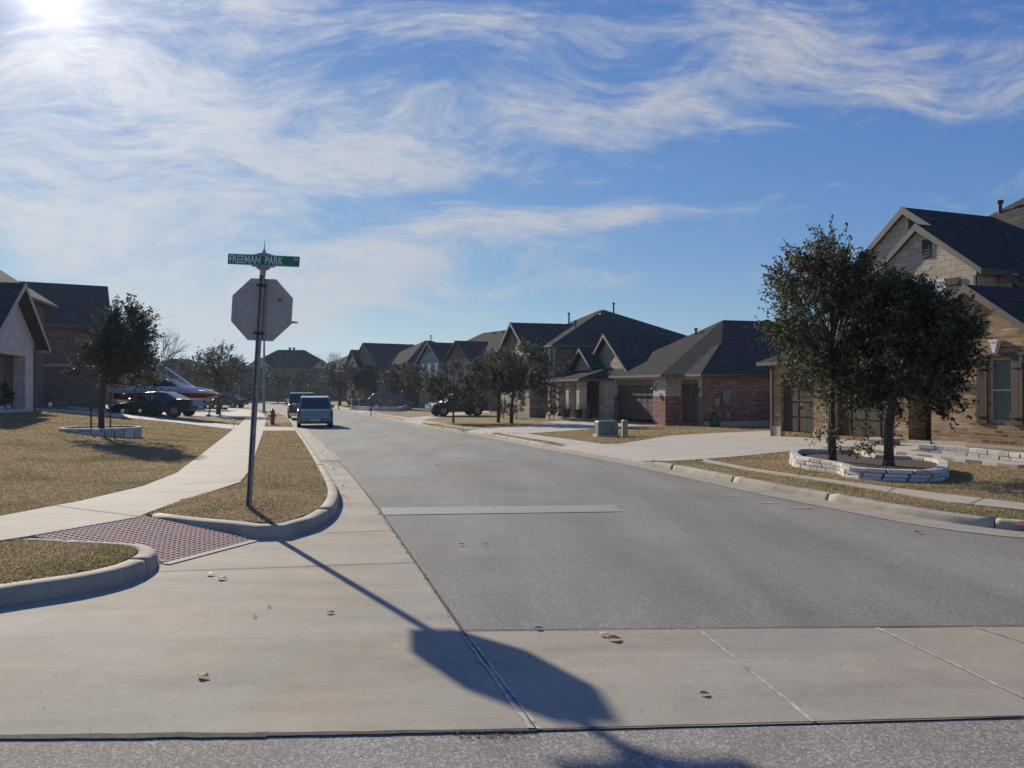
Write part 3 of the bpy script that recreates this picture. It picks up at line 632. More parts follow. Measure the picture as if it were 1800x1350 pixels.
# ------------------------------------------------------------------ houses
class House:
    """local x runs along the front to the right as you face it, y goes into the house; w = -x"""
    def __init__(s, name, label, O, az, group='houses along the street', theta=None):
        th = R(az - 90) if theta is None else R(theta)
        s.root = thing(name, O, th, label, 'house', group); s.mbs = {}
    def mb(s, part, mat, new=False):
        return s.mbs.setdefault((part, mat, len(s.mbs) if new else -1), MB())
    def panel(s, mb, p0, d, nin, z0, z1, L, ops=(), rev=.12):
        p0 = np.array(p0, float); d = np.array(d, float); nin = np.array(nin, float)
        q = lambda a, z, k=0.0: (*(p0 + d * a + nin * k), z)
        xs = sorted({0, L, *[o[0] for o in ops], *[o[1] for o in ops]}); zs = sorted({z0, z1, *[o[2] for o in ops], *[o[3] for o in ops]})
        for i in range(len(xs) - 1):
            for j in range(len(zs) - 1):
                a = (xs[i] + xs[i + 1]) / 2; c = (zs[j] + zs[j + 1]) / 2
                if any(o[0] < a < o[1] and o[2] < c < o[3] for o in ops): continue
                mb.face([q(xs[i], zs[j]), q(xs[i + 1], zs[j]), q(xs[i + 1], zs[j + 1]), q(xs[i], zs[j + 1])])
        for o in ops:
            r = o[4] if len(o) > 4 else rev; a, b, c, e = o[:4]
            mb.face([q(a, c), q(a, e), q(a, e, r), q(a, c, r)]); mb.face([q(b, e), q(b, c), q(b, c, r), q(b, e, r)])
            mb.face([q(a, e), q(b, e), q(b, e, r), q(a, e, r)]); mb.face([q(b, c), q(a, c), q(a, c, r), q(b, c, r)])
    def block(s, mat, w0, w1, v0, v1, z0, z1, front=(), right=(), part='wall'):
        """w0 < w1; the near (right hand) side is w0. front openings (wa, wb, za, zb)"""
        mb = s.mb(part, mat, True); x0, x1 = -w1, -w0
        s.panel(mb, (x0, v0), (1, 0), (0, 1), z0, z1, x1 - x0, [(-o[1] - x0, -o[0] - x0, *o[2:]) for o in front])
        s.panel(mb, (x1, v0), (0, 1), (-1, 0), z0, z1, v1 - v0, [(o[0] - v0, o[1] - v0, *o[2:]) for o in right])
        s.panel(mb, (x0, v1), (0, -1), (1, 0), z0, z1, v1 - v0); s.panel(mb, (x1, v1), (-1, 0), (0, -1), z0, z1, x1 - x0)
    def hip(s, w0, w1, v0, v1, ze, p, oh=.4, mat='shingle', axis=None, gf=False):
        x0, x1, y0, y1 = -w1 - oh, -w0 + oh, v0 - oh, v1 + oh; ze = ze - p * oh * .5; t = .12
        W_, D_ = x1 - x0, y1 - y0; axis = axis or ('x' if W_ > D_ else 'y')
        if axis == 'x': h = D_ / 2; r0, r1 = (x0 + h, (y0 + y1) / 2), (x1 - h, (y0 + y1) / 2)
        else: h = W_ / 2; r0, r1 = ((x0 + x1) / 2, y0 + h), ((x0 + x1) / 2, y1 - h)
        if axis == 'x' and r0[0] > r1[0]: r0 = r1 = ((x0 + x1) / 2, r0[1])
        zr = ze + p * h; A, B, C, D = (x0, y0, ze), (x1, y0, ze), (x1, y1, ze), (x0, y1, ze); r0 = (*r0, zr); r1 = (*r1, zr); mb = s.mb('roof', mat, True)
        if axis == 'x':
            mb.face([A, B, r1, r0]); mb.face([B, C, r1]); mb.face([C, D, r0, r1]); mb.face([D, A, r0])
        else:
            mb.face([A, B, r0]); mb.face([B, C, r1, r0]); mb.face([C, D, r1]); mb.face([D, A, r0, r1])
        f = s.mb('fascia', 'trim', True); lo = lambda p: (p[0], p[1], p[2] - t)
        for a, b in ((A, B), (B, C), (C, D), (D, A)): f.face([lo(a), lo(b), b, a])
        f.face([lo(D), lo(C), lo(B), lo(A)])
        return zr
    def gable(s, wc, half, yw, y1, ze, p, oh=.35, ohf=.4, wall='brick_brown', roof='shingle', trim='trim', bw=.16, solid=True):
        """front-facing gable: wall triangle at y=yw, roof running back to y1"""
        c = -wc; t = .16; za = ze + p * half; y0 = yw - ohf; e = half + oh
        prof = [(c - e, ze - p * oh), (c - e, ze - p * oh - t * .2), (c, za - t), (c + e, ze - p * oh - t * .2), (c + e, ze - p * oh), (c, za + .02)]
        s.mb('roof', roof, True).prism_y(prof, y0, y1)
        b = s.mb('fascia', trim, True); k = bw
        b.prism_y([(c - e - .01, ze - p * oh + .01), (c - e - .01, ze - p * oh - k), (c, za - k * 1.25), (c + e + .01, ze - p * oh - k), (c + e + .01, ze - p * oh + .01), (c, za + .04)], y0 - .03, y0 - .002)
        for sg in (-1, 1):   # eave boards along the sides
            xx = c + sg * (e + .012); b.box(xx - .012, xx + .012, y0, y1, ze - p * oh - k, ze - p * oh + .005)
        if solid and wall: s.mb('wall', wall, True).prism_y([(c - half, ze), (c + half, ze), (c, za - .05)], yw, yw + .15)
        return za
    def garage_door(s, w0, w1, z0, z1, y, mat='garage', rows=4, cols=4, label=None):
        o = MB(); x0, x1 = -w1, -w0; o.box(x0, x1, y, y + .05, z0, z1); W_, H_ = (x1 - x0) / cols, (z1 - z0) / rows
        for i in range(cols):
            for j in range(rows): o.box(x0 + i * W_ + .05, x0 + (i + 1) * W_ - .05, y - .022, y - .001, z0 + j * H_ + .035, z0 + (j + 1) * H_ - .035)
        d = o.build('garage_door', M[mat], s.root)
        h = MB(); h.box((x0 + x1) / 2 - .12, (x0 + x1) / 2 + .12, y - .05, y - .023, z0 + .9, z0 + .95); h.build('handle', M['black'], d)
        if label: d['label'] = label
    def window(s, w0, w1, z0, z1, y, pane='glass', frame='trim_light', shut=0, mull=1, bars=1, sill=True, side=None, arch=False):
        """side: None = on a front plane at y; else on the near side wall, w0/w1 are v positions and y is the local x"""
        def bx(mb, a0, a1, k0, k1, c0, c1):
            if side: mb.box(y - k1, y - k0, a0, a1, c0, c1)
            else: mb.box(a0, a1, y + k0, y + k1, c0, c1)
        a0, a1 = (w0, w1) if side else (-w1, -w0); t = .055; o = MB()
        bx(o, a0, a0 + t, -.03, .03, z0, z1); bx(o, a1 - t, a1, -.03, .03, z0, z1); bx(o, a0 + t, a1 - t, -.03, .03, z1 - t, z1); bx(o, a0 + t, a1 - t, -.03, .03, z0, z0 + t)
        for i in range(bars): zz = z0 + (z1 - z0) * (i + 1) / (bars + 1); bx(o, a0 + t, a1 - t, -.025, .02, zz - .025, zz + .025)
        for i in range(mull): xx = a0 + (a1 - a0) * (i + 1) / (mull + 1); bx(o, xx - .012, xx + .012, -.022, -.002, z0 + t, z1 - t)
        f = o.build('window', M[frame], s.root); g = MB(); bx(g, a0 + t, a1 - t, .0, .012, z0 + t, z1 - t); g.build('pane', M[pane], f)
        if sill: g = MB(); bx(g, a0 - .06, a1 + .06, -.10, .03, z0 - .09, z0 - .005); g.build('sill', M['stone_band'], f)
        if shut:
            for (b0, b1) in ((a0 - shut - .02, a0 - .02), (a1 + .02, a1 + shut + .02)):
                g = MB(); bx(g, b0, b1, -.045, -.012, z0, z1)
                for zz in (z0 + .12, z1 - .22): bx(g, b0 + .01, b1 - .01, -.065, -.046, zz, zz + .10)
                g.build('shutter', M['shutter'], s.root)
    def vent(s, wc, w, z0, z1, y):
        g = MB(); g.box(-wc - w / 2, -wc + w / 2, y - .03, y - .002, z0, z1)
        n = 6
        for i in range(n): zz = z0 + (z1 - z0) * (i + .5) / n; g.box(-wc - w / 2 + .03, -wc + w / 2 - .03, y - .05, y - .031, zz - .02, zz + .015)
        g.build('gable_vent', M['plastic'], s.root)
    def pipe(s, x, y, z, h=.7, r=.07):
        g = MB(); g.lathe([(r, z - .5), (r, z + h), (r * 1.7, z + h + .01), (r * 1.7, z + h + .12)], 8, (x, y, 0)); g.build('roof_vent', M['pipe'], s.root)
    def turtle(s, x, y, z, p):
        g = MB(); g.box(x - .22, x + .22, y - .2, y + .2, z, z + .16); g.build('roof_vent', M['pipe'], s.root, bevel=.04)
    def downspout(s, x, y, z0, z1, mat='trim'):
        g = MB(); g.box(x - .04, x + .04, y - .085, y - .005, z0, z1); g.build('downspout', M[mat], s.root)
    def lantern(s, x, y, z):
        g = MB(); g.box(x - .04, x + .04, y - .03, y - .001, z, z + .2); g.tube([(x, y - .03, z + .16), (x, y - .14, z + .22), (x, y - .2, z + .16)], .012, 5); g.lathe([(.05, z - .16), (.085, z + .08), (.09, z + .1), (.02, z + .17)], 6, (x, y - .2, 0)); g.build('wall_lantern', M['black'], s.root)
    def done(s):
        for (part, mat, _), mb in s.mbs.items():
            if mb.f: mb.build(part, M[mat], s.root, fix=part in ('fascia',))
def ground_at(x, y): return gz(x, y)
# ---- the tan brick house on the right
z1 = -.06
h = House('brick_house', 'large tan brick house with pale shingled gables behind the two oaks at the right', (12.88, 20.7, z1), 20)
zb = -z1 + 0.0
h.block('brick_tan', -5.5, 8.8, 0, 12, -.5, 2.66, front=[(6.68, 8.38, -.02, 2.14), (3.16, 5.63, -.02, 2.14), (1.85, 2.66, .02, 1.62, .75), (-.61, .03, .66, 2.38)])
h.garage_door(6.68, 8.38, -.02, 2.14, .121, cols=2); h.garage_door(3.16, 5.63, -.02, 2.14, .121, cols=4)
g = MB(); g.box(-2.66, -1.85, .70, .75, .02, 1.62); g.build('side_door', M['door_wood'], h.root)
for nm, bb in (('door_lintel', (-2.66, -1.85, -.02, -.002, 1.62, 1.80)), ('door_step', (-2.66, -1.85, -.06, .02, -.25, .02)), ('stone_base', (-1.80, 5.5, -.025, -.002, -.5, .06)), ('stone_base', (-8.82, -8.36, -.04, -.002, -.3, .16)), ('stone_base', (-6.66, -5.65, -.04, -.002, -.3, .16))):
    g = MB(); g.box(*bb); g.build(nm, M['stone_band'], h.root)
h.window(-.61, .03, .66, 2.38, .10, pane='blind', shut=0, mull=0)
for (a, b) in ((.05, .36), (-.95, -.63)):
    g = MB(); g.box(-b, -a, -.05, -.012, .60, 2.42); g.box(-b + .01, -a - .01, -.075, -.051, 2.1, 2.22); g.box(-b - .02, -a + .02, -.09, -.051, .80, .93); g.build('shutter', M['shutter'], h.root)
g = MB(); g.box(-.40, 1.1, -.06, -.012, 2.425, 2.50); g.build('window_lintel', M['shutter'], h.root)
g = MB(); g.prism_y([(.19, 2.52), (.27, 2.52), (.30, 2.70), (.34, 2.80), (.12, 2.80), (.16, 2.70)], -.16, -.011); g.box(.10, .36, -.18, -.011, 2.80, 2.86); g.build('corbel', M['white'], h.root)
za = h.gable(.63, 2.5, -.0, 6, 2.62, .72, wall='brick_tan', trim='trim', ohf=.16); h.vent(.40, .34, 3.08, 3.55, -.001)
h.block('siding', -5.5, 9.5, 3.5, 12.5, 2.5, 5.05); h.block('shake', 2.0, 6.1, 2.0, 3.5, 2.5, 5.38); h.block('shake', 1.6, 9.3, 3.0, 3.6, 2.5, 5.04)
h.gable(4.05, 2.05, 2.0, 6.5, 5.38, .76, wall='shake', oh=.30, ohf=.16, bw=.17); h.gable(5.5, 3.9, 3.0, 9.0, 5.0, .74, wall='shake', oh=.35, ohf=.16, bw=.18)
h.hip(-7, 9.5, 3.5, 13.5, 5.05, .74, mat='shingle_brown')
h.hip(2.9, 8.8, 0, 8, 2.66, .5, .45)
h.window(3.04, 3.80, 3.75, 5.02, 1.985, pane='bright_pane', frame='white', shut=.5, mull=2, bars=3); h.vent(3.75, .34, 5.8, 6.4, 1.999)
h.vent(5.2, .35, 7.0, 7.5, 2.999)
h.pipe(-5.3, 7.3, 8.0, .35); h.turtle(-9.0, 3.2, 4.1, .5)
h.downspout(-8.86, 0, -.3, 2.5); h.downspout(-2.0, 2.0, 3.0, 5.0)
h.lantern(-6.1, 0, 1.75); h.lantern(-2.9, 0, 1.75)
h.done()

# ---- the red brick house with three garage bays, middle right
h = House('brick_house', 'red brick house with a stone column porch, twin garage doors and steep dark hip roofs', (9.39, 40.5, -.38), 17)
H2 = h
h.block('brick_red', 0, 2.7, .8, 16, -.3, 2.78, front=[(.47, 2.33, 0, 2.12)], right=[(7.2, 8.6, 0, 1.9, .5)])
h.block('brick_red', 2.7, 10.6, 0, 16, -.3, 1.45, front=[(4.2, 9.2, -.1, 1.46)]); h.block('limestone', 2.71, 10.59, 0.01, 15.9, 1.45, 2.78, front=[(4.2, 9.2, 1.44, 2.12)])
g = MB(); g.box(-2.71, -2.33, .77, .799, 1.45, 2.15); g.box(-.47, .01, .77, .799, 1.45, 2.15); g.box(-2.72, -.0, .78, .80, 2.14, 2.77); g.build('stone_band', M['stone_band'], h.root)
h.mb('brick_band', 'brick_red', True).box(-9.2, -4.2, -.02, .10, 2.14, 2.38); h.mb('brick_band', 'brick_red', True).box(-2.33, -.47, .775, .9, 2.13, 2.36)
h.garage_door(.47, 2.33, 0, 2.13, .93, 'garage_grey', 4, 3); h.garage_door(4.2, 9.2, 0, 2.13, .13, 'garage_grey', 4, 6)
e_ = 2.66; t_ = e_ - .12; R0 = (-5.5, 5.5, e_ + 3.45); R1 = (-5.5, 12, e_ + 3.45); Q = [(-11.4, -.4), (-2.5, -.4), (.4, 1.5), (.4, 17.4), (-11.4, 17.4)]; q3 = [(x, y, e_) for x, y in Q]
rf = h.mb('roof', 'shingle', True); rf.face([q3[0], q3[1], R0]); rf.face([q3[1], q3[2], R0]); rf.face([q3[2], q3[3], R1, R0]); rf.face([q3[3], q3[4], R1]); rf.face([q3[4], q3[0], R0, R1])
ff = h.mb('fascia', 'trim', True)
for i in range(5): a_, b_ = q3[i], q3[(i + 1) % 5]; ff.face([(a_[0], a_[1], t_), (b_[0], b_[1], t_), b_, a_])
ff.face([(x, y, t_) for x, y in Q][::-1])
h.hip(0, 5, .8, 6.0, 2.775, .60, axis='x')
h.lantern(-3.9, 0, 1.75); h.lantern(-.24, .8, 1.75); h.downspout(.05, .8, -.3, 2.7); h.pipe(-6.2, 4.0, 5.0, .5)
for yy in (6.4, 8.4, 10.3): h.turtle(-4.7, yy, 5.50, .6)
for (xx, yy) in ((-2.9, 7.4), (-2.2, 9.2), (-1.9, 8.0)): h.pipe(xx, yy, e_ + (.4 - xx) * .585 - .1, .2, .05)
# utilities on the near side wall
g = MB(); g.box(.005, .16, 1.9, 2.35, .95, 1.75); g.build('meter_cabinet', M['metal'], h.root, bevel=.015)
g = MB(); g.box(.005, .12, 1.45, 1.68, .95, 1.35); g.tube([(.06, 1.55, .951), (.06, 1.55, -.1)], .02, 6); g.build('utility_box', M['alum'], h.root); g = MB(); g.box(.005, .1, 2.1, 2.35, .3, .6); g.tube([(.05, 2.2, .96), (.05, 2.2, .59)], .018, 6); g.build('utility_box', M['alum'], h.root)
g = MB(); g.box(.002, .035, .8, 16, -.3, .12); g.build('foundation', M['stone_band'], h.root)
# two storey part
h.block('brick_brown', 16.3, 27, -1.6, 12, 2.2, 5.10, right=()); h.block('brick_red', 16.3, 27, -1.6, 12, -.3, 2.2)
h.block('siding', 18.5, 26, -2.8, -1.5, -.3, 4.85)
g = MB(); g.box(-18.4, -16.25, -1.63, -1.602, 2.3, 5.0); g.build('siding_panel', M['siding'], h.root)
h.mb('fascia', 'trim', True).box(-18.6, -16.2, -1.95, -1.6, 2.12, 2.26); h.mb('roof', 'shingle', True).box(-18.55, -16.2, -2.2, -1.6, 2.27, 2.36)
h.gable(22.2, 3.75, -2.8, 4, 4.85, .60, wall='brick_brown', oh=.3); h.vent(22.2, .4, 5.6, 6.3, -2.801)
h.hip(16.3, 31, -1.6, 12, 5.12, .48)
h.window(16.9, 17.7, 3.3, 4.75, -1.66, pane='bright_pane', frame='white', shut=.28, mull=0)
h.window(19.8, 21.0, .9, 2.2, -2.84, mull=1); h.window(22.4, 23.6, 3.1, 4.5, -2.84, mull=1)
for (x, y, z, k) in ((-24, 2.5, 7.2, .9), (-21, 5.2, 8.2, .5), (-20, 1.5, 6.9, .2)): h.pipe(x, y, z, k)
h.turtle(-19.2, 3.4, 7.6, .5)
# entry: porch columns, gables above, door
g = MB(); g.box(-16.3, -9.8, -2.3, 4, -.35, -.02); g.build('porch_slab', M['concrete_drive'], h.root)
for wc in (10.35, 12.25, 14.15, 15.95):
    g = MB(); g.box(-wc - .26, -wc + .26, -2.2, -1.68, -.02, 2.3); g.box(-wc - .32, -wc + .32, -2.26, -1.62, -.02, .1); g.build('porch_column', M['limestone'], h.root)
h.block('limestone', 9.55, 10.6, -.6, .6, -.3, 2.5, part='wall'); h.mb('brick_band', 'brick_red', True).box(-16.3, -9.55, -2.15, -1.75, 2.3, 2.52)
h.block('brick_red', 10.6, 16.3, 1.2, 5, -.3, 2.6)
g = MB(); g.box(-13.6, -12.5, 1.15, 1.2, 0, 2.1); g.build('front_door', M['door_wood'], h.root)
h.mb('roof', 'shingle', True).raw([(-16.4, -2.5, 2.5), (-9.5, -2.5, 2.5), (-10.6, -.2, 3.15), (-16.4, -.2, 3.15), (-9.5, -2.5, 2.42), (-16.4, -2.5, 2.42), (-9.5, -.2, 2.42)], [(0, 1, 2, 3), (1, 6, 2)])
h.mb('fascia', 'trim', True).box(-16.4, -9.5, -2.52, -2.48, 2.36, 2.49); h.mb('fascia', 'trim', True).box(-9.52, -9.48, -2.48, -.2, 2.36, 2.49)
h.gable(14.1, 2.3, -.2, 5, 3.1, .70, wall='siding', oh=.2, roof='shingle'); h.gable(11.5, 3.6, .5, 8, 3.0, .70, wall='siding', oh=.2)
h.hip(10, 17, -.1, 10, 2.75, .6)
h.done()

# ---- next along: twin-gabled two storey house
h = House('gabled_house', 'two storey house with grey siding and twin front gables, dark saloon car in its drive', (-3.5, 79, -.62), 31)
h.block('brick_brown', -4, 13, 0, 10, -.3, 5.3); h.block('siding', .1, 5.6, -.8, .2, 2.4, 5.2); h.block('siding_grey', 6.9, 12.9, -.8, .2, -.3, 5.2)
h.block('brick_brown', .1, 5.6, -.8, .2, -.3, 2.4)
h.gable(2.8, 2.8, -.8, 6, 5.2, .70, wall='brick_brown'); h.vent(2.8, .4, 6.1, 6.7, -.801); h.gable(9.9, 3.1, -.8, 6, 5.2, .70, wall='siding_grey', trim='trim_light'); h.vent(9.9, .4, 6.2, 6.8, -.801)
for wc in (11.9, 10.1, 8.3): h.window(wc - .45, wc + .45, 3.4, 5.0, -.83, pane='bright_pane', frame='white', mull=0)
h.hip(-4, 13, 0, 10, 5.3, .62, mat='shingle_brown'); h.gable(12.6, 1.6, -2.4, .5, 2.5, .6, wall='siding')
h.garage_door(.9, 5.0, 0, 2.2, -.86, 'garage_grey')
for x in (-1.5, -2.6, -4.5): h.pipe(x, 4.5, 7.7, .6)
h.done()
# ---- pale stone gable and brown hip roof
h = House('gabled_house', 'two storey house with pale stone gable and brown hip roof, estate car outside', (-13.2, 93, -.62), 33)
h.block('brick_brown', 0, 15, 0, 10, -.3, 5.2); h.block('stucco', 9.6, 14.4, -1.6, .2, -.3, 5.1)
h.gable(9.4, 4.6, -1.2, 6, 5.05, .66, wall='brick_brown', ohf=.15); h.gable(12.0, 2.4, -1.6, 3, 5.1, .9, wall='stucco', trim='trim'); h.gable(10.0, 2.2, -2.6, 0, 2.5, 1.1, wall='limestone')
h.block('limestone', 8.2, 11.8, -2.5, -1.6, -.3, 2.5, front=[(9.2, 10.8, .2, 1.9, .3)])
h.vent(12.0, .4, 6.2, 6.8, -1.601); h.window(11.2, 12.6, 3.2, 4.6, -1.64, pane='bright_pane', frame='white'); h.window(5.5, 6.8, 3.4, 4.8, -.04)
h.hip(-1, 9.0, 0, 11, 5.2, .60, mat='shingle_brown'); h.hip(0, 15, 2, 10, 5.2, .5); h.pipe(-3.6, 5.6, 8.3, .6)
h.garage_door(1.2, 4.8, 0, 2.2, -.06, 'garage_grey'); h.done()
# ---- end of the street
h = House('gabled_house', 'long dark roofed two storey house facing down the street at its far bend', (-44, 128, -.35), 0, theta=14)
h.block('brick_brown', -17, 0, 0, 10, -.3, 5.4, front=[(-3.6, -2.4, .9, 2.4), (-10, -9, 0, 2.2, .4)]); h.hip(-14, 0.5, 0, 10, 5.4, .62); h.hip(-21, -10, 1.5, 9, 5.0, .42)
h.gable(-1.8, 1.9, -.6, 4, 5.4, .95, wall='stucco', trim='trim_light'); h.gable(-12, 1.6, -.6, 4, 5.3, .95, wall='stucco', trim='trim_light'); h.vent(-12, .4, 5.7, 6.2, -.601)
h.block('brick_brown', 0, 4.5, -1, 8, -.3, 5.2); h.gable(2.2, 2.3, -1, 6, 5.2, .8, wall='brick_brown'); h.window(1.4, 3.0, 3.2, 4.6, -1.04); h.window(1.4, 3.0, .8, 2.2, -1.04)
for w in (-3.6, -6.4, -9.2, -12.5): h.window(w, w + 1.1, 3.2, 4.6, -.04)
h.block('trim_light', -16.4, .3, -.30, -.26, 5.05, 5.25, part='gutter')
for x in (6.5, 7.2): h.pipe(x, 5, 8.6, .3, .18)
h.done()
h = House('hip_house', 'low hip roofed house glimpsed between the pale stone gable and the end of the street', (-27, 126, -.4), 40)
h.block('brick_brown', 0, 14, 0, 10, -.3, 4.8); h.hip(0, 14, 0, 10, 4.8, .58, mat='shingle_brown'); h.window(3, 4.2, 1, 2.4, -.04); h.done()
# ---- left side: garage gable at the picture's edge
h = House('stone_house', 'pale stone garage gable with dark roofs at the left edge', (-20.9, 33.6, .66), 0, theta=107)
# facing the street, right hand = away from the camera: w grows toward the camera
h.block('stucco', 0, 6.6, 0, 8, -.5, 2.85, front=[(1.25, 5.6, -.02, 2.2, .45)]); h.garage_door(1.25, 5.6, -.02, 2.2, .46, 'garage_grey', 4, 4)
h.gable(3.1, 3.15, 0, 9, 2.85, .70, wall='stucco', trim='trim_light', oh=.4, ohf=.5, bw=.16); h.vent(3.1, .22, 4.25, 4.6, -.001)
h.block('brick_brown', -10, 16, 2.2, 14, -.5, 5.6); h.hip(-10, 16, 2.0, 15, 5.6, .75); h.downspout(-.1, 0, -.4, 2.7)
h.done()
# ---- left side second house, its end wall to the camera
h = House('brick_house', 'brown brick two storey house behind the young oak in the left lawn', (-24.6, 46.5, .35), 0, theta=120)
h.block('brick_brown', -12, 0, 0, 12, -.6, 5.1, front=[(-10, -5.5, 0, 2.2)]); h.gable(-6, 6, 0, 13, 5.1, .49, wall='brick_brown', oh=.35, ohf=.3)
for v in (3.2, 7.0): pass
h.garage_door(-10, -5.5, 0, 2.2, .13, 'garage_grey'); h.window(-3.5, -2.3, .8, 2.3, -.04)
g = MB(); g.box(-.05, -.002, .5, 11.5, 2.45, 2.6); g.build('belt_course', M['trim_light'], h.root)
h.done()
EN = h
for (va, vb, za, zc) in ((4.2, 5.4, .9, 2.1),):
    # end wall windows: near side is the x-min wall here, set them 3 cm proud
    fr = MB(); fr.box(-.035, -.002, va, vb, za, zc); f = fr.build('window', M['trim_light'], EN.root); pn = MB(); pn.box(-.045, -.036, va + .07, vb - .07, za + .07, zc - .07); pn.build('pane', M['glass'], f)
h = House('hip_house', 'dark hip roofed house beyond the boat on the left', (-41, 86, -.3), 0, theta=112)
h.block('brick_brown', -14, 0, 0, 12, -.5, 3.4); h.hip(-14, 0, 0, 12, 3.4, .52); h.done()
h = House('hip_house', 'far house roof showing left of the stop sign pole', (-56, 118, -.2), 0, theta=40)
h.block('brick_brown', -12, 0, 0, 9, -.5, 4.2); h.hip(-12, 0, 0, 9, 4.2, .5); h.done()
# timber side fence between the two right hand houses
def fence():
    a = np.array([12.6, 31.6]); b = np.array([15.9, 41.8]); n = 10; r = thing('side_fence', (a[0], a[1], ground_at(*a)), math.atan2(*(b - a)[::-1]), 'dark timber fence closing the gap between the two right hand houses', 'fence')
    L = np.linalg.norm(b - a); g = MB(); k = int(L / .15)
    for i in range(k): g.box(i * .15, i * .15 + .14, -.01, .01, -.1, 1.8 + .01 * (i % 3))
    g.build('boards', M['fence'], r); g = MB(); g.box(0, L, .012, .05, .3, .4); g.box(0, L, .012, .05, 1.4, 1.5); g.build('rails', M['fence'], r)
    for i in range(5): g = MB(); g.box(i * L / 4 - .05, i * L / 4 + .05, .052, .15, -.2, 1.85); g.build('post', M['fence'], r)
fence()
# ------------------------------------------------------------------ trees and shrubs
def leaves(cent, sig, per, size, seed, flat=.75, aspect=.55):
    r = np.random.default_rng(seed); n = len(cent) * per
    c = np.repeat(cent, per, 0); s = np.repeat(sig, per)
    d = r.normal(size=(n, 3)); d *= (r.uniform(0, 1, n) ** .45 / np.linalg.norm(d, axis=1))[:, None] * 1.7; d[:, 2] *= flat
    c = c + d * s[:, None]
    u = r.normal(size=(n, 3)); u /= np.linalg.norm(u, axis=1)[:, None]; w = r.normal(size=(n, 3)); w = np.cross(u, w); w /= np.linalg.norm(w, axis=1)[:, None]
    L = (size * r.uniform(.55, 1.35, n))[:, None]; a = u * L; b = w * L * aspect
    return np.stack([c - a, c + b * .9 - a * .1, c + a, c - b * .9 - a * .1], 1)
def sprays(cent, cen, sig, per, size, seed, wood=None, tr=.05, ntw=9):
    r = np.random.default_rng(seed); C_ = []; 
    for c, s_ in zip(cent, sig):
        out = (c - cen); out = out / (np.linalg.norm(out) + 1e-6)
        for k in range(ntw):
            d = out * .75 + r.normal(size=3) * .62; d[2] += .12; d /= np.linalg.norm(d); ln = s_ * r.uniform(.9, 2.5); p0 = c + r.normal(size=3) * s_ * .25
            if wood is not None: wood.tube([Vector(p0), Vector(p0 + d * ln * .9)], [tr * .055, tr * .025], 3, caps=False)
            m = max(3, int(per / ntw * r.uniform(.5, 1.4))); t = r.uniform(.05, 1, m) ** .8; C_.append(p0 + d * ln * t[:, None] + r.normal(size=(m, 3)) * s_ * .17 * (1.15 - t[:, None]))
    C_ = np.concatenate(C_); return leaves(C_, np.full(len(C_), size * .25), 1, size, seed + 5)
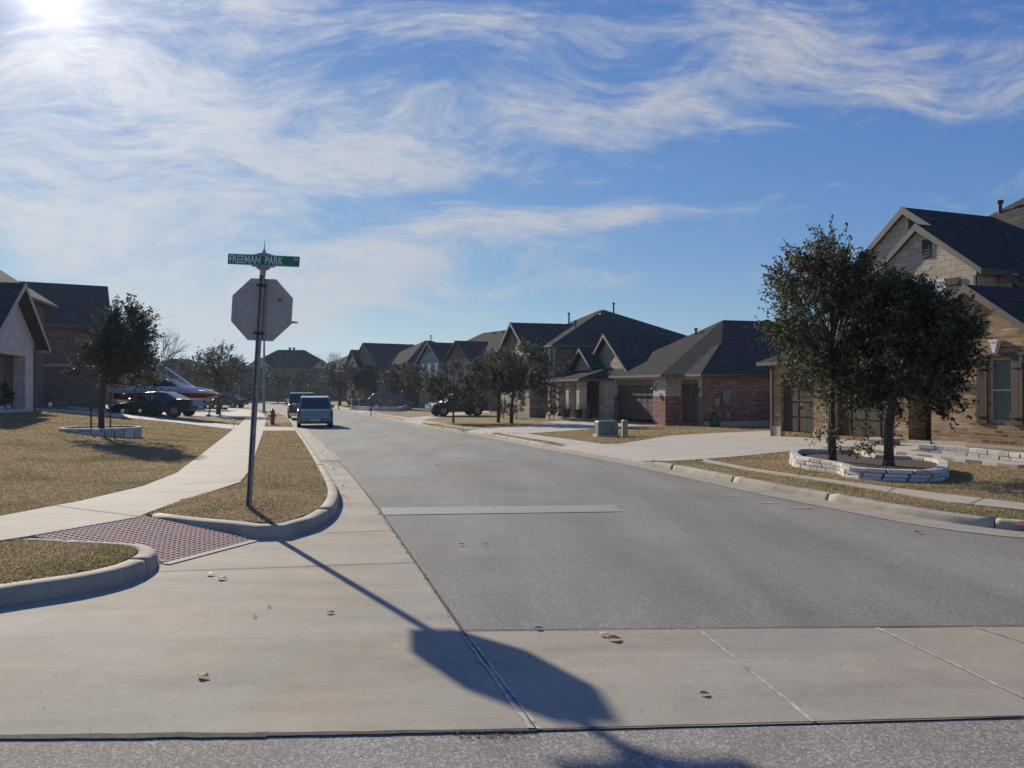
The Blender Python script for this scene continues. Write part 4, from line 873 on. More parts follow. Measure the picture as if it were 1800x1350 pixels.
def tree(name, label, base, h, cz, rad, ncl, per, size, tr, seed, mat='leaf', off=(0, 0), lean=(0, 0), spikes=14, group=None, sg=.17, cat='tree', bare=0, trunks=1, low=-.75, limbs=True, lump=.28):
    r = np.random.default_rng(seed); root = thing(name, base, 0, label, cat, group)
    rx, ry, rz = rad; cen = np.array([off[0], off[1], cz]); dirs = r.normal(size=(9, 3)); dirs /= np.linalg.norm(dirs, axis=1)[:, None]; amp = r.uniform(-lump, lump, 9)
    def surf(d): return 1 + sum(a * max(0, float(d @ v)) ** 3 for a, v in zip(amp, dirs))
    cl = []; 
    while len(cl) < ncl:
        d = r.normal(size=3); d /= np.linalg.norm(d)
        if d[2] < low: continue
        k = r.uniform(.12, 1) ** .42 * surf(d) * .9; p = cen + d * k * np.array(rad); cl.append(p)
    cl = np.array(cl); wood = MB()
    zc = cen[2] - rz * .55
    for t in range(trunks):
        ox = (t - (trunks - 1) / 2) * .25
        tp = [Vector((ox, 0, -.1)), Vector((ox + lean[0] * .3, lean[1] * .3, zc * .5)), Vector((ox * .6 + off[0] * .25 + lean[0], off[1] * .25 + lean[1], zc + .1)), Vector((off[0] * .6 + lean[0], off[1] * .6, cen[2])), Vector((off[0], off[1], cen[2] + rz * .6))]
        wood.tube(tp, [tr * 1.25, tr, tr * .85, tr * .5, tr * .15], 10)
        wood.tube([(ox, 0, -.1), (ox, 0, .08)], [tr * 1.7, tr * 1.15], 10)
    if limbs:
        pick = r.permutation(len(cl))[:min(len(cl), 70 if size < .06 else 26)]
        for i in pick:
            e = Vector(cl[i]); z0 = zc + (e.z - zc) * .35 * r.uniform(.3, 1); s0 = Vector((off[0] * .4 * min(1, z0 / cen[2]) + lean[0], off[1] * .4, max(zc * .85, z0)))
            mid = (s0 + e) / 2 + Vector((0, 0, -.10 * (e - s0).length)); wood.tube([s0, mid, e], [tr * .34, tr * .2, tr * .06], 5, caps=False)
    S = np.full(len(cl), sg * (rx + rz) / 2) * r.uniform(.7, 1.3, len(cl))
    L = [sprays(cl, cen - np.array([0, 0, rz * .4]), S, per, size, seed + 1, wood if size < .05 else None, tr)]
    sp = []; 
    for i in range(spikes):
        d = r.normal(size=3); d[2] = abs(d[2]) * 1.3 + .1; d /= np.linalg.norm(d); p0 = cen + d * np.array(rad) * surf(d) * .8
        ln = r.uniform(.16, .34) * (rx + rz) / 2; dd = d * np.array([.6, .6, 1]) + r.normal(size=3) * .15; dd[2] = abs(dd[2]); dd /= np.linalg.norm(dd)
        p1 = p0 + dd * ln; bend = r.normal(size=3) * .08 * ln; wood.tube([Vector(p0), Vector((p0 + p1) / 2 + bend), Vector(p1)], [tr * .1, tr * .07, tr * .03], 4, caps=False)
        for k in range(7): sp.append(p0 + (p1 - p0) * k / 6)
    if sp: L.append(leaves(np.array(sp), np.full(len(sp), sg * .30 * (rx + rz) / 2), max(3, per // 8), size * .9, seed + 2))
    if bare:
        for i in range(bare):
            d = r.normal(size=3); d[2] = abs(d[2]) + .25; d /= np.linalg.norm(d); p0 = np.array([off[0], off[1], zc + r.uniform(0, .5) * rz]); p1 = cen + d * np.array(rad) * r.uniform(.92, 1.08)
            m1 = p0 + (p1 - p0) * .5 + r.normal(size=3) * .08 * rx; wood.tube([Vector(p0), Vector(m1), Vector(p1)], [tr * .3, tr * .14, tr * .04], 4, caps=False)
            for k in range(5):
                q = m1 + (p1 - m1) * r.uniform(.0, .8); e = q + (d + r.normal(size=3) * .5) * rx * .25; wood.tube([Vector(q), Vector(e)], [tr * .08, tr * .03], 3, caps=False)
    wood.build('trunk', M['bark'] if mat != 'none' else M['twig'], root, smooth=True, fix=False, uv=False)
    if per: V = np.concatenate(L); rawmesh('crown', V.reshape(-1, 3), len(V), 4, M[mat], root)
    return root
def at(px, Y): return (px - CX) / F * Y
def tpos(px, Y, dz=0.0): x = at(px, Y); return (x, Y, gz(x, Y) + dz)
# the two young live oaks in the limestone bed
tree('oak_tree', 'nearer live oak in the white stone bed, its dense dark crown spreading over the garage', tpos(1562, 12.9, .17), 3.6, 1.93, (1.26, 1.15, 1.28), 300, 150, .031, .068, 11, off=(.50, .1), spikes=50, group='live oaks in the stone bed', low=-.9, lump=.7, sg=.145)
tree('oak_tree', 'farther, taller live oak in the white stone bed, its twiggy top against the sky', tpos(1462, 13.8, .17), 4.6, 2.48, (1.12, 1.1, 1.92), 190, 135, .031, .062, 29, off=(.06, .1), spikes=90, group='live oaks in the stone bed', low=-.9, lump=.75, sg=.135)
# young oak of the left lawn with its ring and stakes
tb = gp(178, 756, .25); ty = tb[1]
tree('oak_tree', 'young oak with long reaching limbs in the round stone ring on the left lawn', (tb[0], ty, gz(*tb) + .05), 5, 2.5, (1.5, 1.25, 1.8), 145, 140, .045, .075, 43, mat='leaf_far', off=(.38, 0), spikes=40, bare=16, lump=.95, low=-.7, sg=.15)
RINGC = tb
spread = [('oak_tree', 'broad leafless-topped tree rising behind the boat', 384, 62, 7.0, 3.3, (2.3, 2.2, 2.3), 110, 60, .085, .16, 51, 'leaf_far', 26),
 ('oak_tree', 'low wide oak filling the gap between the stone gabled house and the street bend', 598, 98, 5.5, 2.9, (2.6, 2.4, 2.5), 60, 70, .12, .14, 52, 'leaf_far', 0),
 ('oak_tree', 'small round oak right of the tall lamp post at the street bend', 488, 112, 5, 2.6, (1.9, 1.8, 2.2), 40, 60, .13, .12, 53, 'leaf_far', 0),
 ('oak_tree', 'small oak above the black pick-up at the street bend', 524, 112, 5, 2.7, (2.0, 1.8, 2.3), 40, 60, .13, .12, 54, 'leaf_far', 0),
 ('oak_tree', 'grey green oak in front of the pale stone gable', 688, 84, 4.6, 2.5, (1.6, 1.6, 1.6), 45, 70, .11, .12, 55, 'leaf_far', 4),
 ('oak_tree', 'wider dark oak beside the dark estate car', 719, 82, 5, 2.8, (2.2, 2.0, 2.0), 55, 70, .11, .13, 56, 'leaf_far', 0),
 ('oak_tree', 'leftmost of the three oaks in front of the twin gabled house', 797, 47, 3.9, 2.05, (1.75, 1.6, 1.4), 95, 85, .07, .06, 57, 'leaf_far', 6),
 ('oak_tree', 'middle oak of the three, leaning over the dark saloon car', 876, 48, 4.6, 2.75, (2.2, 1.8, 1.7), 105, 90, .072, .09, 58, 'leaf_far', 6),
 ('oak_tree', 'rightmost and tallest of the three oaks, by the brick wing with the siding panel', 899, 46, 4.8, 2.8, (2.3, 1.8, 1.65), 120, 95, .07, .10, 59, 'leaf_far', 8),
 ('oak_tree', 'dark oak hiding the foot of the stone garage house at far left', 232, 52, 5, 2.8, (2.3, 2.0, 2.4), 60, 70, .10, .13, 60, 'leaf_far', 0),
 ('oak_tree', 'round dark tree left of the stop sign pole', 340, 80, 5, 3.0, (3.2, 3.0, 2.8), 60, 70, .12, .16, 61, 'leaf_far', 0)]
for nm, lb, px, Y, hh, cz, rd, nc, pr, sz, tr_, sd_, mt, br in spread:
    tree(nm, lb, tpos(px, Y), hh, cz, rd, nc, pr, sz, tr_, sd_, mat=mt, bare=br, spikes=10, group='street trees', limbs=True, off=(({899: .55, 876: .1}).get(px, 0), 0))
def bare_tree(label, px, Y, h, w, seed, z0=0):
    r = np.random.default_rng(seed); root = thing('bare_tree', tpos(px, Y), 0, label, 'tree', 'bare winter trees'); mb = MB()
    def br(p, d, ln, rad, k):
        e = p + d * ln; mb.tube([Vector(p), Vector((p + e) / 2 + r.normal(size=3) * .04 * ln), Vector(e)], [rad, rad * .8, rad * .6], 4, caps=False)
        if k == 0: return
        for i in range(3 if k > 1 else 4):
            nd = d + r.normal(size=3) * .42 * np.array([w, w, .5]); nd[2] = max(nd[2], .125); nd /= np.linalg.norm(nd); br(p + (e - p) * r.uniform(.55, 1), nd, ln * r.uniform(.6, .85), rad * .55, k - 1)
    br(np.zeros(3), np.array([0, 0, 1.0]), h * .36, h * .016, 5); mb.build('trunk', M['twig'], root, fix=False, uv=False)
bare_tree('bare winter tree showing its twigs above the roof ridge at the left', 172, 62, 9.6, 1.0, 5)
bare_tree('bare winter tree above the far roof at the street bend', 588, 150, 10.0, .7, 6); bare_tree('second bare winter tree, half behind the far roof ridge', 566, 152, 9.2, .7, 8)
bare_tree('thin bare tree beside the young oak of the left lawn', 268, 60, 6.9, .9, 12)
def shrub(label, px, Y, r3, seed, mat, n=26, per=60, size=.05, name='shrub', group='garden shrubs', dz=0):
    tree(name, label, tpos(px, Y, dz), 1, r3[2] * .95, r3, n, per, size, .025, seed, mat=mat, spikes=5, group=group, cat='shrub', low=-1.1, trunks=2)
shrub('tall russet shrub at the corner of the brick wing', 970, 53, (.75, .7, 1.05), 71, 'leaf_red', 34, 70)
shrub('dark clipped hedge bush left of the russet shrub', 905, 56, (.95, .8, .8), 72, 'leaf_far'); shrub('dark hedge bush farther left under the tallest oak', 882, 57.5, (.9, .8, .75), 73, 'leaf_far')
shrub('brown grass clump in the stone bed by the estate car', 628, 82, (1.1, .9, .75), 74, 'leaf_olive', 26, 60, .08); shrub('reddish brown bush right of the brown clump', 642, 83, (1.2, .9, .8), 75, 'leaf_red', 26, 60, .08)
shrub('low dark shrub against the pale stone garage gable', -4, 30.5, (.6, .6, .6), 76, 'leaf_far'); shrub('small bush at the far edge of the left hand lawn', 408, 92, (1.0, .9, .8), 77, 'leaf_far', 20, 50, .09)
shrub('shrub under the far tree left of the lamp post', 436, 118, (1.6, 1.2, 1.3), 78, 'leaf_far', 24, 50, .12); shrub('round shrub by the door of the end house', 548, 120, (1.5, 1.2, 1.2), 79, 'leaf_far', 24, 50, .12)

# ------------------------------------------------------------------ stone beds, steps, slabs
def wall_ring(mb, path, w, z0, z1, closed=True):
    path = np.array(path, float); n = len(path); t = np.roll(path, -1, 0) - np.roll(path, 1, 0)
    if not closed: t = np.gradient(path, axis=0)
    t /= np.linalg.norm(t, axis=1)[:, None]; nn = np.stack([-t[:, 1], t[:, 0]], 1); a = path + nn * w / 2; b = path - nn * w / 2; vs = []
    for i in range(n):
        for p, z in ((a[i], z0), (b[i], z0), (b[i], z1), (a[i], z1)): vs.append((p[0], p[1], z))
    fs = []; m = n if closed else n - 1
    for i in range(m):
        j = (i + 1) % n
        for k in range(4): k2 = (k + 1) % 4; fs.append((i * 4 + k, i * 4 + k2, j * 4 + k2, j * 4 + k))
    if not closed: fs += [(0, 1, 2, 3), tuple((n - 1) * 4 + k for k in (3, 2, 1, 0))]
    mb.raw(vs, fs)
def stone_wall(name, label, path, w, h, course, base_z, closed=True, seed=1, mat='white_stone', cat='garden bed', group=None, cap=.05):
    """dry-laid blocks: each stone its own slightly uneven block"""
    r = random.Random(seed); c0 = np.mean(np.array(path), 0); root = thing(name, (c0[0], c0[1], base_z), 0, label, cat, group)
    P_ = np.array(path, float); 
    if closed: P_ = np.vstack([P_, P_[:1]])
    s = np.concatenate([[0], np.cumsum(np.linalg.norm(np.diff(P_, axis=0), axis=1))]); L = s[-1]; q = lambda a: np.array([np.interp(a, s, P_[:, 0]), np.interp(a, s, P_[:, 1])]) - c0
    mb = MB(); nrow = max(1, round(h / course)); ch = h / nrow
    for j in range(nrow):
        a = r.uniform(0, .2) if j % 2 else 0; a0 = 0
        marks = [0]; 
        while marks[-1] < L: marks.append(marks[-1] + r.uniform(.22, .36))
        marks[-1] = L; marks = [m + (a if 0 < m < L else 0) for m in marks]; marks[-1] = L
        for k in range(len(marks) - 1):
            u0, u1 = marks[k] + .004, min(marks[k + 1], L) - .004
            if u1 - u0 < .03: continue
            p0, p1 = q(u0), q(u1); d = (p1 - p0) / (np.linalg.norm(p1 - p0) + 1e-9); n = np.array([-d[1], d[0]]); o = r.uniform(-.008, .012); ww = w / 2 + o
            z0 = j * ch + .003 - (.3 if j == 0 else 0); z1 = (j + 1) * ch - .003 + r.uniform(-.003, .003); e = .012
            vs = []
            for (pp, sx) in ((p0, 1), (p1, -1)):
                for (yy, zz, ins) in ((-ww, z0, 0), (ww, z0, 0), (ww + .0, z1, 0), (-ww, z1, 0)):
                    vs.append((*(pp + n * yy + d * sx * r.uniform(0, .004)), zz + r.uniform(-.002, .002)))
            mb.raw(vs, [(0, 1, 2, 3), (7, 6, 5, 4), (0, 4, 5, 1), (1, 5, 6, 2), (2, 6, 7, 3), (3, 7, 4, 0)])
    mb.build('stone_blocks', M[mat], root, bevel=.010)
    return root, c0
def island_mat(name, cols, rough=.9):
    m, N, b = newmat(name, rough, .2); g = N.n('ShaderNodeNewGeometry'); co = obj_co(N); n = N.noise(co, 22, 5, .7)
    f = N.m('ADD', N.m('MULTIPLY', g.outputs['Random Per Island'], .55), N.m('MULTIPLY', n, .5)); N.L.new(N.ramp(f, [(.15 + .7 * i / (len(cols) - 1), c) for i, c in enumerate(cols)]), b.inputs['Base Color']); bump(N, b, n, .9, .012); return m
M['white_stone'] = island_mat('limestone_blocks', [(.34, .31, .26), (.50, .47, .42), (.58, .56, .52), (.68, .66, .62)])
M['slab'] = island_mat('limestone_slab', [(.36, .32, .25), (.50, .45, .37), (.60, .55, .46)])
bedz = gz(6.2, 12.8, .10)
bed = P([(1395, 813), (1404, 819), (1440, 825), (1480, 831), (1500, 838), (1560, 842.5), (1620, 844), (1650, 841), (1658, 832), (1650, 825), (1600, 819), (1545, 817), (1510, 810), (1450, 808), (1405, 808)], .125)
bed = smoothpath(bed + bed[:1], .12)[:-1]
stone_wall('planting_bed', 'kidney shaped raised bed of white limestone blocks holding the two oaks', bed, .15, .195, .065, bedz, True, 3)
sheet('bed_soil', [tuple(p) for p in bed[::2]], .10 + .15, M['mulch'], 1.0)
rz_ = gz(*RINGC)
ring = np.array([(RINGC[0] + 1.05 * math.cos(t), RINGC[1] + 1.0 * math.sin(t)) for t in np.linspace(0, 2 * math.pi, 40)[:-1]])
stone_wall('tree_ring', 'low round ring of pale stones about the young oak on the left lawn', ring, .13, .17, .085, rz_ + .05, True, 4)
g = MB(); g.prism_z([tuple(p) for p in ring[::2]], rz_ - .2, rz_ + .17); tag(g.build('bed_soil', M['mulch'], None, uv=False), kind='structure')
for i, dx_ in enumerate((-.28, .30)):
    st = thing('tree_stake', (RINGC[0] + dx_, RINGC[1] - .05, rz_), 0, 'rusty support stake left of the young oak trunk' if i == 0 else 'rusty support stake right of the young oak trunk', 'stake', 'tree stakes')
    g = MB(); g.tube([(0, 0, -.1), (0, 0, 1.15 + .1 * i)], .022, 6); g.build('stake', plain('rusty_stake', (.16, .06, .035), .8) if i == 0 else M['rust'], st) if False else g.build('post', M.setdefault('rust', plain('rusty_stake', (.16, .06, .035), .8)), st)
    g = MB(); g.box(-.026, .026, -.026, .026, .75, .85); g.build('tie_band', M['black'], st)
# raised bed wall, steps and stepping stones before the right house
e1 = P([(1619, 796), (1660, 798.5), (1720, 803), (1800, 810), (2000, 828)], .125)
stone_wall('bed_wall', 'low rough white stone bed wall below the tan brick wall', e1, .22, .20, .10, gz(*e1[1]), False, 5, cat='garden wall')
rw = P([(1600, 786), (1700, 793), (1800, 800), (2000, 812)], .125)
d_ = thing('entry_step', (*gp(1552, 781, .125), gz(*gp(1552, 781, .125))), R(20 - 90), 'pale limestone slab step at the end of the entry walk', 'step', 'limestone slabs')
g = MB(); g.box(-.25, .3, -.35, .35, -.05, .13); g.build('slab', M['slab'], d_, bevel=.015); g = MB(); g.box(-.32, .37, -.42, .42, .131, .19); g.build('tread', M['slab'], d_, bevel=.012)
sl_px = [(1598, 797), (1635, 801.5), (1677, 806), (1722, 811.5), (1778, 818)]
words = ['stepping stone nearest the entry walk', 'second stepping stone from the entry walk', 'middle stepping stone of the row below the bed wall', 'fourth stepping stone from the entry walk', 'stepping stone at the right edge of the picture']
for (p, wd) in zip(sl_px, words):
    x, y = gp(*p, .125); t_ = thing('stepping_stone', (x, y, gz(x, y)), R(-70 + random.uniform(-6, 6)), 'flat limestone ' + wd, 'stepping stone', 'stepping stones')
    g = MB(); q = [(-.42, -.2), (-.1, -.25), (.3, -.22), (.42, -.02), (.36, .2), (0, .24), (-.38, .2)]; g.prism_z([(a * random.uniform(.9, 1.1), b * random.uniform(.9, 1.1)) for a, b in q], -.04, .05); g.build('slab', M['slab'], t_, bevel=.012)
# stone bed by the estate car
eb = P([(618, 719.5), (650, 722), (700, 722.5), (722, 719)], .125)
stone_wall('bed_wall', 'low grey stone bed wall beside the dark estate car', eb, .3, .4, .2, gz(*eb[1]), False, 6, cat='garden wall')
rb = P([(60, 716), (40, 718), (15, 722), (-30, 727)], .125); stone_wall('bed_wall', 'grey stone bed edging under the stone gable at the left edge', rb, .22, .25, .12, gz(*rb[1]), False, 7, cat='garden wall')

# ------------------------------------------------------------------ stop sign with street name blade
def dirz(a): return (math.cos(a), math.sin(a))
sgx, sgy = SIGN; root = thing('stop_sign', (sgx, sgy, gz(sgx, sgy) + float(mound([sgx], [sgy])[0])), 0, 'grey back of octagonal stop sign on leaning post with green street name blade', 'street sign')
root.rotation_euler = (R(-.6), R(3.1), R(-4))
g = MB(); pr = [(.030, -.08), (.030, 2.66)]
pw, pd = .030, .016   # U-channel post
g.prism_z([(-pw, -.02), (-pw + .008, -.02), (-pw * .55, .014), (pw * .55, .014), (pw - .008, -.02), (pw, -.02), (pw, -.014), (pw * .7, .022), (-pw * .7, .022), (-pw, -.014)][::1], -.1, 2.62); g.build('post', M['metal'], root)
oc = .352 / math.cos(math.pi / 8); ZC = 2.22; AN = R(4)
pts = [(oc * math.cos(math.pi / 8 + k * math.pi / 4), ZC + oc * math.sin(math.pi / 8 + k * math.pi / 4)) for k in range(8)]
g = MB(); g.prism_y(pts, .030, .033); pl = g.build('sign_plate', M['alum'], root, bevel=.0008)
g = MB(); g.prism_y(pts, .0335, .0345); g.build('sign_face', M['hydrant'], pl)
g = MB(); g.box(.175, .235, .0285, .0299, ZC + .125, ZC + .135); g.box(.19, .225, .0285, .0299, ZC + .105, ZC + .117); g.build('maker_mark', M['plastic'], pl)
for zz in (ZC + .27, ZC - .27):
    g = MB(); g.box(-.05, .05, -.030, -.0205, zz - .013, zz + .013)
    for sx in (-.038, .038): g.lathe([(.012, -.042), (.014, -.031)], 8, (sx, 0, zz), 'y'); g.lathe([(.007, -.031), (.007, .029)], 6, (sx, 0, zz), 'y')
    g.build('mounting_bracket', M['black'], root)
g = MB(); g.lathe([(.030, 2.60), (.032, 2.66), (.055, 2.70), (.055, 2.715)], 12, (0, 0, 0)); g.lathe([(.018, 2.845), (.02, 2.875), (.008, 2.90)], 8); g.lathe([(.006, 2.90), (.003, 3.0), (.0008, 3.0)], 6)
g.prism_y([(-.13, 2.70), (.13, 2.70), (.13, 2.722), (-.13, 2.722)], -.012, .012); g.prism_y([(-.12, 2.835), (.12, 2.835), (.04, 2.858), (-.04, 2.858)], -.012, .012); g.prism_y([(-.05, 2.665), (.05, 2.665), (.09, 2.70), (-.09, 2.70)], -.010, .010)
g.build('blade_bracket', M['metal'], root)
bl = thing('name_blade', (0, 0, 0)); bl.parent = root
bl.rotation_euler = (0, 0, R(0))
def rrect(x0, x1, z0, z1, r, n=5):
    out = []
    for cx_, cz_, a0 in ((x1 - r, z0 + r, -90), (x1 - r, z1 - r, 0), (x0 + r, z1 - r, 90), (x0 + r, z0 + r, 180)):
        for k in range(n + 1): a = R(a0 + 90 * k / n); out.append((cx_ + r * math.cos(a), cz_ + r * math.sin(a)))
    return out
bpy.data.objects.remove(bl)
g = MB(); g.prism_y(rrect(-.415, .415, 2.716, 2.836, .012), -.0035, .0035); blade = g.build('name_blade', M['sign_green'], root)
def text(name, body, size, x, z, y, sx=1.0, parent=None, mat='sign_text'):
    cu = bpy.data.curves.new(name, 'FONT'); cu.body = body; cu.size = size; cu.extrude = .0004; cu.offset = size * .012; cu.resolution_u = 3
    tmp = bpy.data.objects.new(name + '_src', cu); COL.objects.link(tmp); bpy.context.view_layer.update()
    me = bpy.data.meshes.new_from_object(tmp.evaluated_get(bpy.context.evaluated_depsgraph_get())); bpy.data.objects.remove(tmp)
    o = bpy.data.objects.new(name, me); COL.objects.link(o); o.parent = parent; me.transform(Matrix.Diagonal((sx, 1, 1, 1))); me.transform(Matrix.Rotation(R(90), 4, 'X')); me.transform(Matrix.Translation((x, y, z))); me.materials.clear(); me.materials.append(M[mat]); return o
text('lettering', 'FREEMAN  PARK', .122, -.400, 2.735, -.0045, .70, blade); text('small_lettering', 'DR', .045, .352, 2.788, -.0045, .8, blade)
g = MB()
for (a, b, c, d2) in ((-.408, .408, 2.7205, 2.7235), (-.408, .408, 2.8285, 2.8315)): g.box(a, b, -.0046, -.0036, c, d2)
g.build('border_line', M['sign_text'], blade)

# ------------------------------------------------------------------ street lamp, hydrant, boxes
x, y, z = tpos(464, 69); r_ = thing('street_lamp', (x, y, z), 0, 'tall slim street lamp with one short arm behind the stop sign', 'street lamp')
g = MB(); g.tube([(0, 0, -.1), (0, 0, 4), (.02, 0, 8.05)], [.13, .10, .07], 10); g.build('pole', M['metal'], r_); g = MB(); g.tube([(.02, 0, 7.9), (.9, 0, 8.1), (2.3, 0, 8.15)], [.045, .04, .035], 6); g.build('arm', M['metal'], r_)
g = MB(); g.prism_y([(2.1, 8.03), (3.0, 8.04), (3.05, 8.14), (2.7, 8.24), (2.1, 8.2)], -.16, .16); g.build('lamp_head', M['metal'], r_, bevel=.03); g = MB(); g.box(-.2, .2, -.2, .2, -.05, .12); g.build('base', M['stone_band'], r_)
x, y = gp(479, 747, .125); z = gz(x, y); r_ = thing('fire_hydrant', (x, y, z), R(10), 'red fire hydrant on the verge beside the parked teal van', 'fire hydrant')
s_ = 1.08
g = MB(); g.lathe([(a * s_, b * s_) for a, b in [(.17, -.02), (.17, .04), (.12, .05), (.11, .1), (.105, .52), (.14, .53), (.14, .57), (.115, .58), (.11, .66)]], 20); g.build('barrel', M['hydrant'], r_, smooth=False, bevel=.004)
g = MB(); g.lathe([(a * s_, b * s_) for a, b in [(.135, .661), (.135, .69), (.12, .74), (.08, .79), (.035, .81), (.035, .86), (.02, .87)]], 16); g.build('bonnet', M['hydrant'], r_)
for nm, ax, c, a, b in (('nozzle', 'x', (0, 0, .47 * s_), .09, .19), ('nozzle', 'x', (0, 0, .47 * s_), -.19, -.09), ('pumper_nozzle', 'y', (0, 0, .42 * s_), -.21, -.08)):
    g = MB(); rr_ = .055 if nm == 'nozzle' else .075; g.lathe([(rr_, a), (rr_, b)], 12, c, ax); g.lathe([(rr_ * 1.15, b if b > 0 else a - .03), (rr_ * 1.15, (b if b > 0 else a - .03) + .03)], 8, c, ax); g.build(nm, M['hydrant'], r_)
x, y = gp(1068, 767, .125); z = gz(x, y); r_ = thing('transformer_box', (x, y + .35, z), R(8), 'green pad mounted utility transformer on the dry lawn island', 'utility box'); k_ = (1087 - 1047) / F * y / 1.0
g = MB(); g.box(-.44, .44, -.32, .32, -.1, .05); g.build('pad', M['stone_band'], r_); g = MB(); g.prism_y([(-.38, .055), (.38, .055), (.38, .53), (.35, .56), (-.35, .56), (-.38, .53)], -.26, .26); c_ = g.build('cabinet', M['green_box'], r_, bevel=.015)
g = MB(); g.box(-.36, .36, -.272, -.261, .08, .50); g.build('door', M['green_box'], c_); g = MB(); g.box(.12, .15, -.295, -.273, .26, .35); g.build('latch', M['black'], c_)
x, y = gp(1098, 766, .125); r_ = thing('utility_pedestal', (x, y, gz(x, y)), R(8), 'slim tan utility pedestal right of the green transformer box', 'utility pedestal')
g = MB(); g.box(-.10, .10, -.09, .09, -.1, .48); g.build('body', M['tan_box'], r_, bevel=.01); g = MB(); g.prism_y([(-.11, .481), (.11, .481), (.11, .56), (.06, .60), (-.06, .60), (-.11, .56)], -.10, .10); g.build('cap', M['tan_box'], r_, bevel=.012)
# pots by the porch columns
for i, (px_, w_) in enumerate(((995, 'left pot, squat and dark'), (1017, 'middle pot, wide rimmed'), (1034, 'right pot, wide rimmed'))):
    Y_ = 50.6 - i * 1.0; x = at(px_, Y_); r_ = thing('plant_pot', (x, Y_, -.40), 0, 'dark flower pot before the porch columns, ' + w_, 'plant pot', 'pots before the porch')
    g = MB(); g.lathe([(.20, 0), (.30, .48), (.34, .49), (.34, .56), (.28, .56), (.26, .50)], 16); g.build('pot', M['terracotta'], r_); g = MB()
    for k in range(9): a = k * .7; g.tube([(0, 0, .45), (.1 * math.cos(a), .1 * math.sin(a), .75), (.22 * math.cos(a), .22 * math.sin(a), .75 + .1 * (k % 4))], [.012, .01, .004], 4)
    g.build('dry_plant', M['twig'], r_)
# hose reel, bin and small things
x, y = 9.39 + .956 * 1.2 + .16, 40.5 + .292 * 1.2 - .35; r_ = thing('garden_bin', (x, y, gz(x, y) - .02), R(17), 'small green garden waste bag against the red brick side wall', 'garden bag')
g = MB(); g.lathe([(.19, 0), (.24, .125), (.23, .45), (.18, .55), (.21, .6)], 14); g.build('bag', M['bin_green'], r_, smooth=True); g = MB(); g.tube([(-.17, 0, .59), (-.1, 0, .74), (.1, 0, .74), (.17, 0, .59)], .015, 5); g.build('handle', M['bin_green'], r_)
x, y = x - .45, y + .1
r_ = thing('hose_reel', (x + .5, y + .32, gz(x, y) + .55), R(17), 'dark coiled garden hose on the red brick side wall above the green bag', 'hose'); g = MB()
for k in range(4): g.tube([(.20 * math.cos(t) * (1 - k * .12), -.02 - .02 * k, .20 * math.sin(t) * (1 - k * .12)) for t in np.linspace(0, 6.283, 18)], .018, 5, caps=False)
g.build('coil', M['black'], r_)
for i, px_ in enumerate((623, 636)):
    x, y, z = tpos(px_, 80); r_ = thing('wheelie_bin', (x, y, z), R(20), ('left' if i == 0 else 'right') + ' one of two blue grey wheelie bins by the brown garden bed', 'bin', 'wheelie bins')
    g = MB(); g.raw([(-.26, -.3, .05), (.26, -.3, .05), (.26, .26, .05), (-.26, .26, .05), (-.31, -.36, .98), (.31, -.36, .98), (.31, .34, .98), (-.31, .34, .98)], [(0, 3, 2, 1), (4, 5, 6, 7), (0, 1, 5, 4), (1, 2, 6, 5), (2, 3, 7, 6), (3, 0, 4, 7)]); g.build('body', M['bin_grey'], r_, bevel=.02)
    g = MB(); g.prism_y([(-.33, .985), (.33, .985), (.30, 1.07), (-.30, 1.07)], -.38, .40); g.build('lid', M['bin_grey'], r_)
    for sx in (-.27, .27): g = MB(); g.lathe([(.1, -.03), (.1, .03)], 12, (sx, .26, .1), 'x'); g.build('wheel', M['tyre'], r_)
# mailbox posts along the far right kerb
for px_, py_, hh, w_ in ((652, 729, 1.9, 'slim dark post on the right verge before the estate car'), (595, 719, 1.7, 'slim dark post farther along the right verge')):
    x, y = gp(px_, py_, .125); r_ = thing('marker_post', (x, y, gz(x, y)), 0, w_, 'post', 'slim kerbside posts'); g = MB(); g.tube([(0, 0, -.1), (0, 0, hh)], .045, 8); g.build('post', M['black'], r_); g = MB(); g.lathe([(.065, hh - .02), (.05, hh + .06), (.01, hh + .1)], 8); g.build('finial', M['black'], r_)
# path lights on the left lawn
for i, (px_, py_, w_) in enumerate(((215, 737, 'white path light nearest the young oak'), (246, 735, 'white path light second from the young oak'), (411, 754, 'white path light at the corner of lawn and pavement'), (88, 727, 'white path light near the stone gable'))):
    x, y = gp(px_, py_, .125); r_ = thing('path_light', (x, y, gz(x, y)), 0, w_, 'path light', 'solar path lights'); g = MB(); g.tube([(0, 0, -.05), (0, 0, .30)], .014, 6); g.build('stem', M['black'], r_)
    g = MB(); g.lathe([(.03, .30), (.075, .40), (.08, .43), (.02, .47)], 10); g.build('lamp_shade', M['white'], r_)
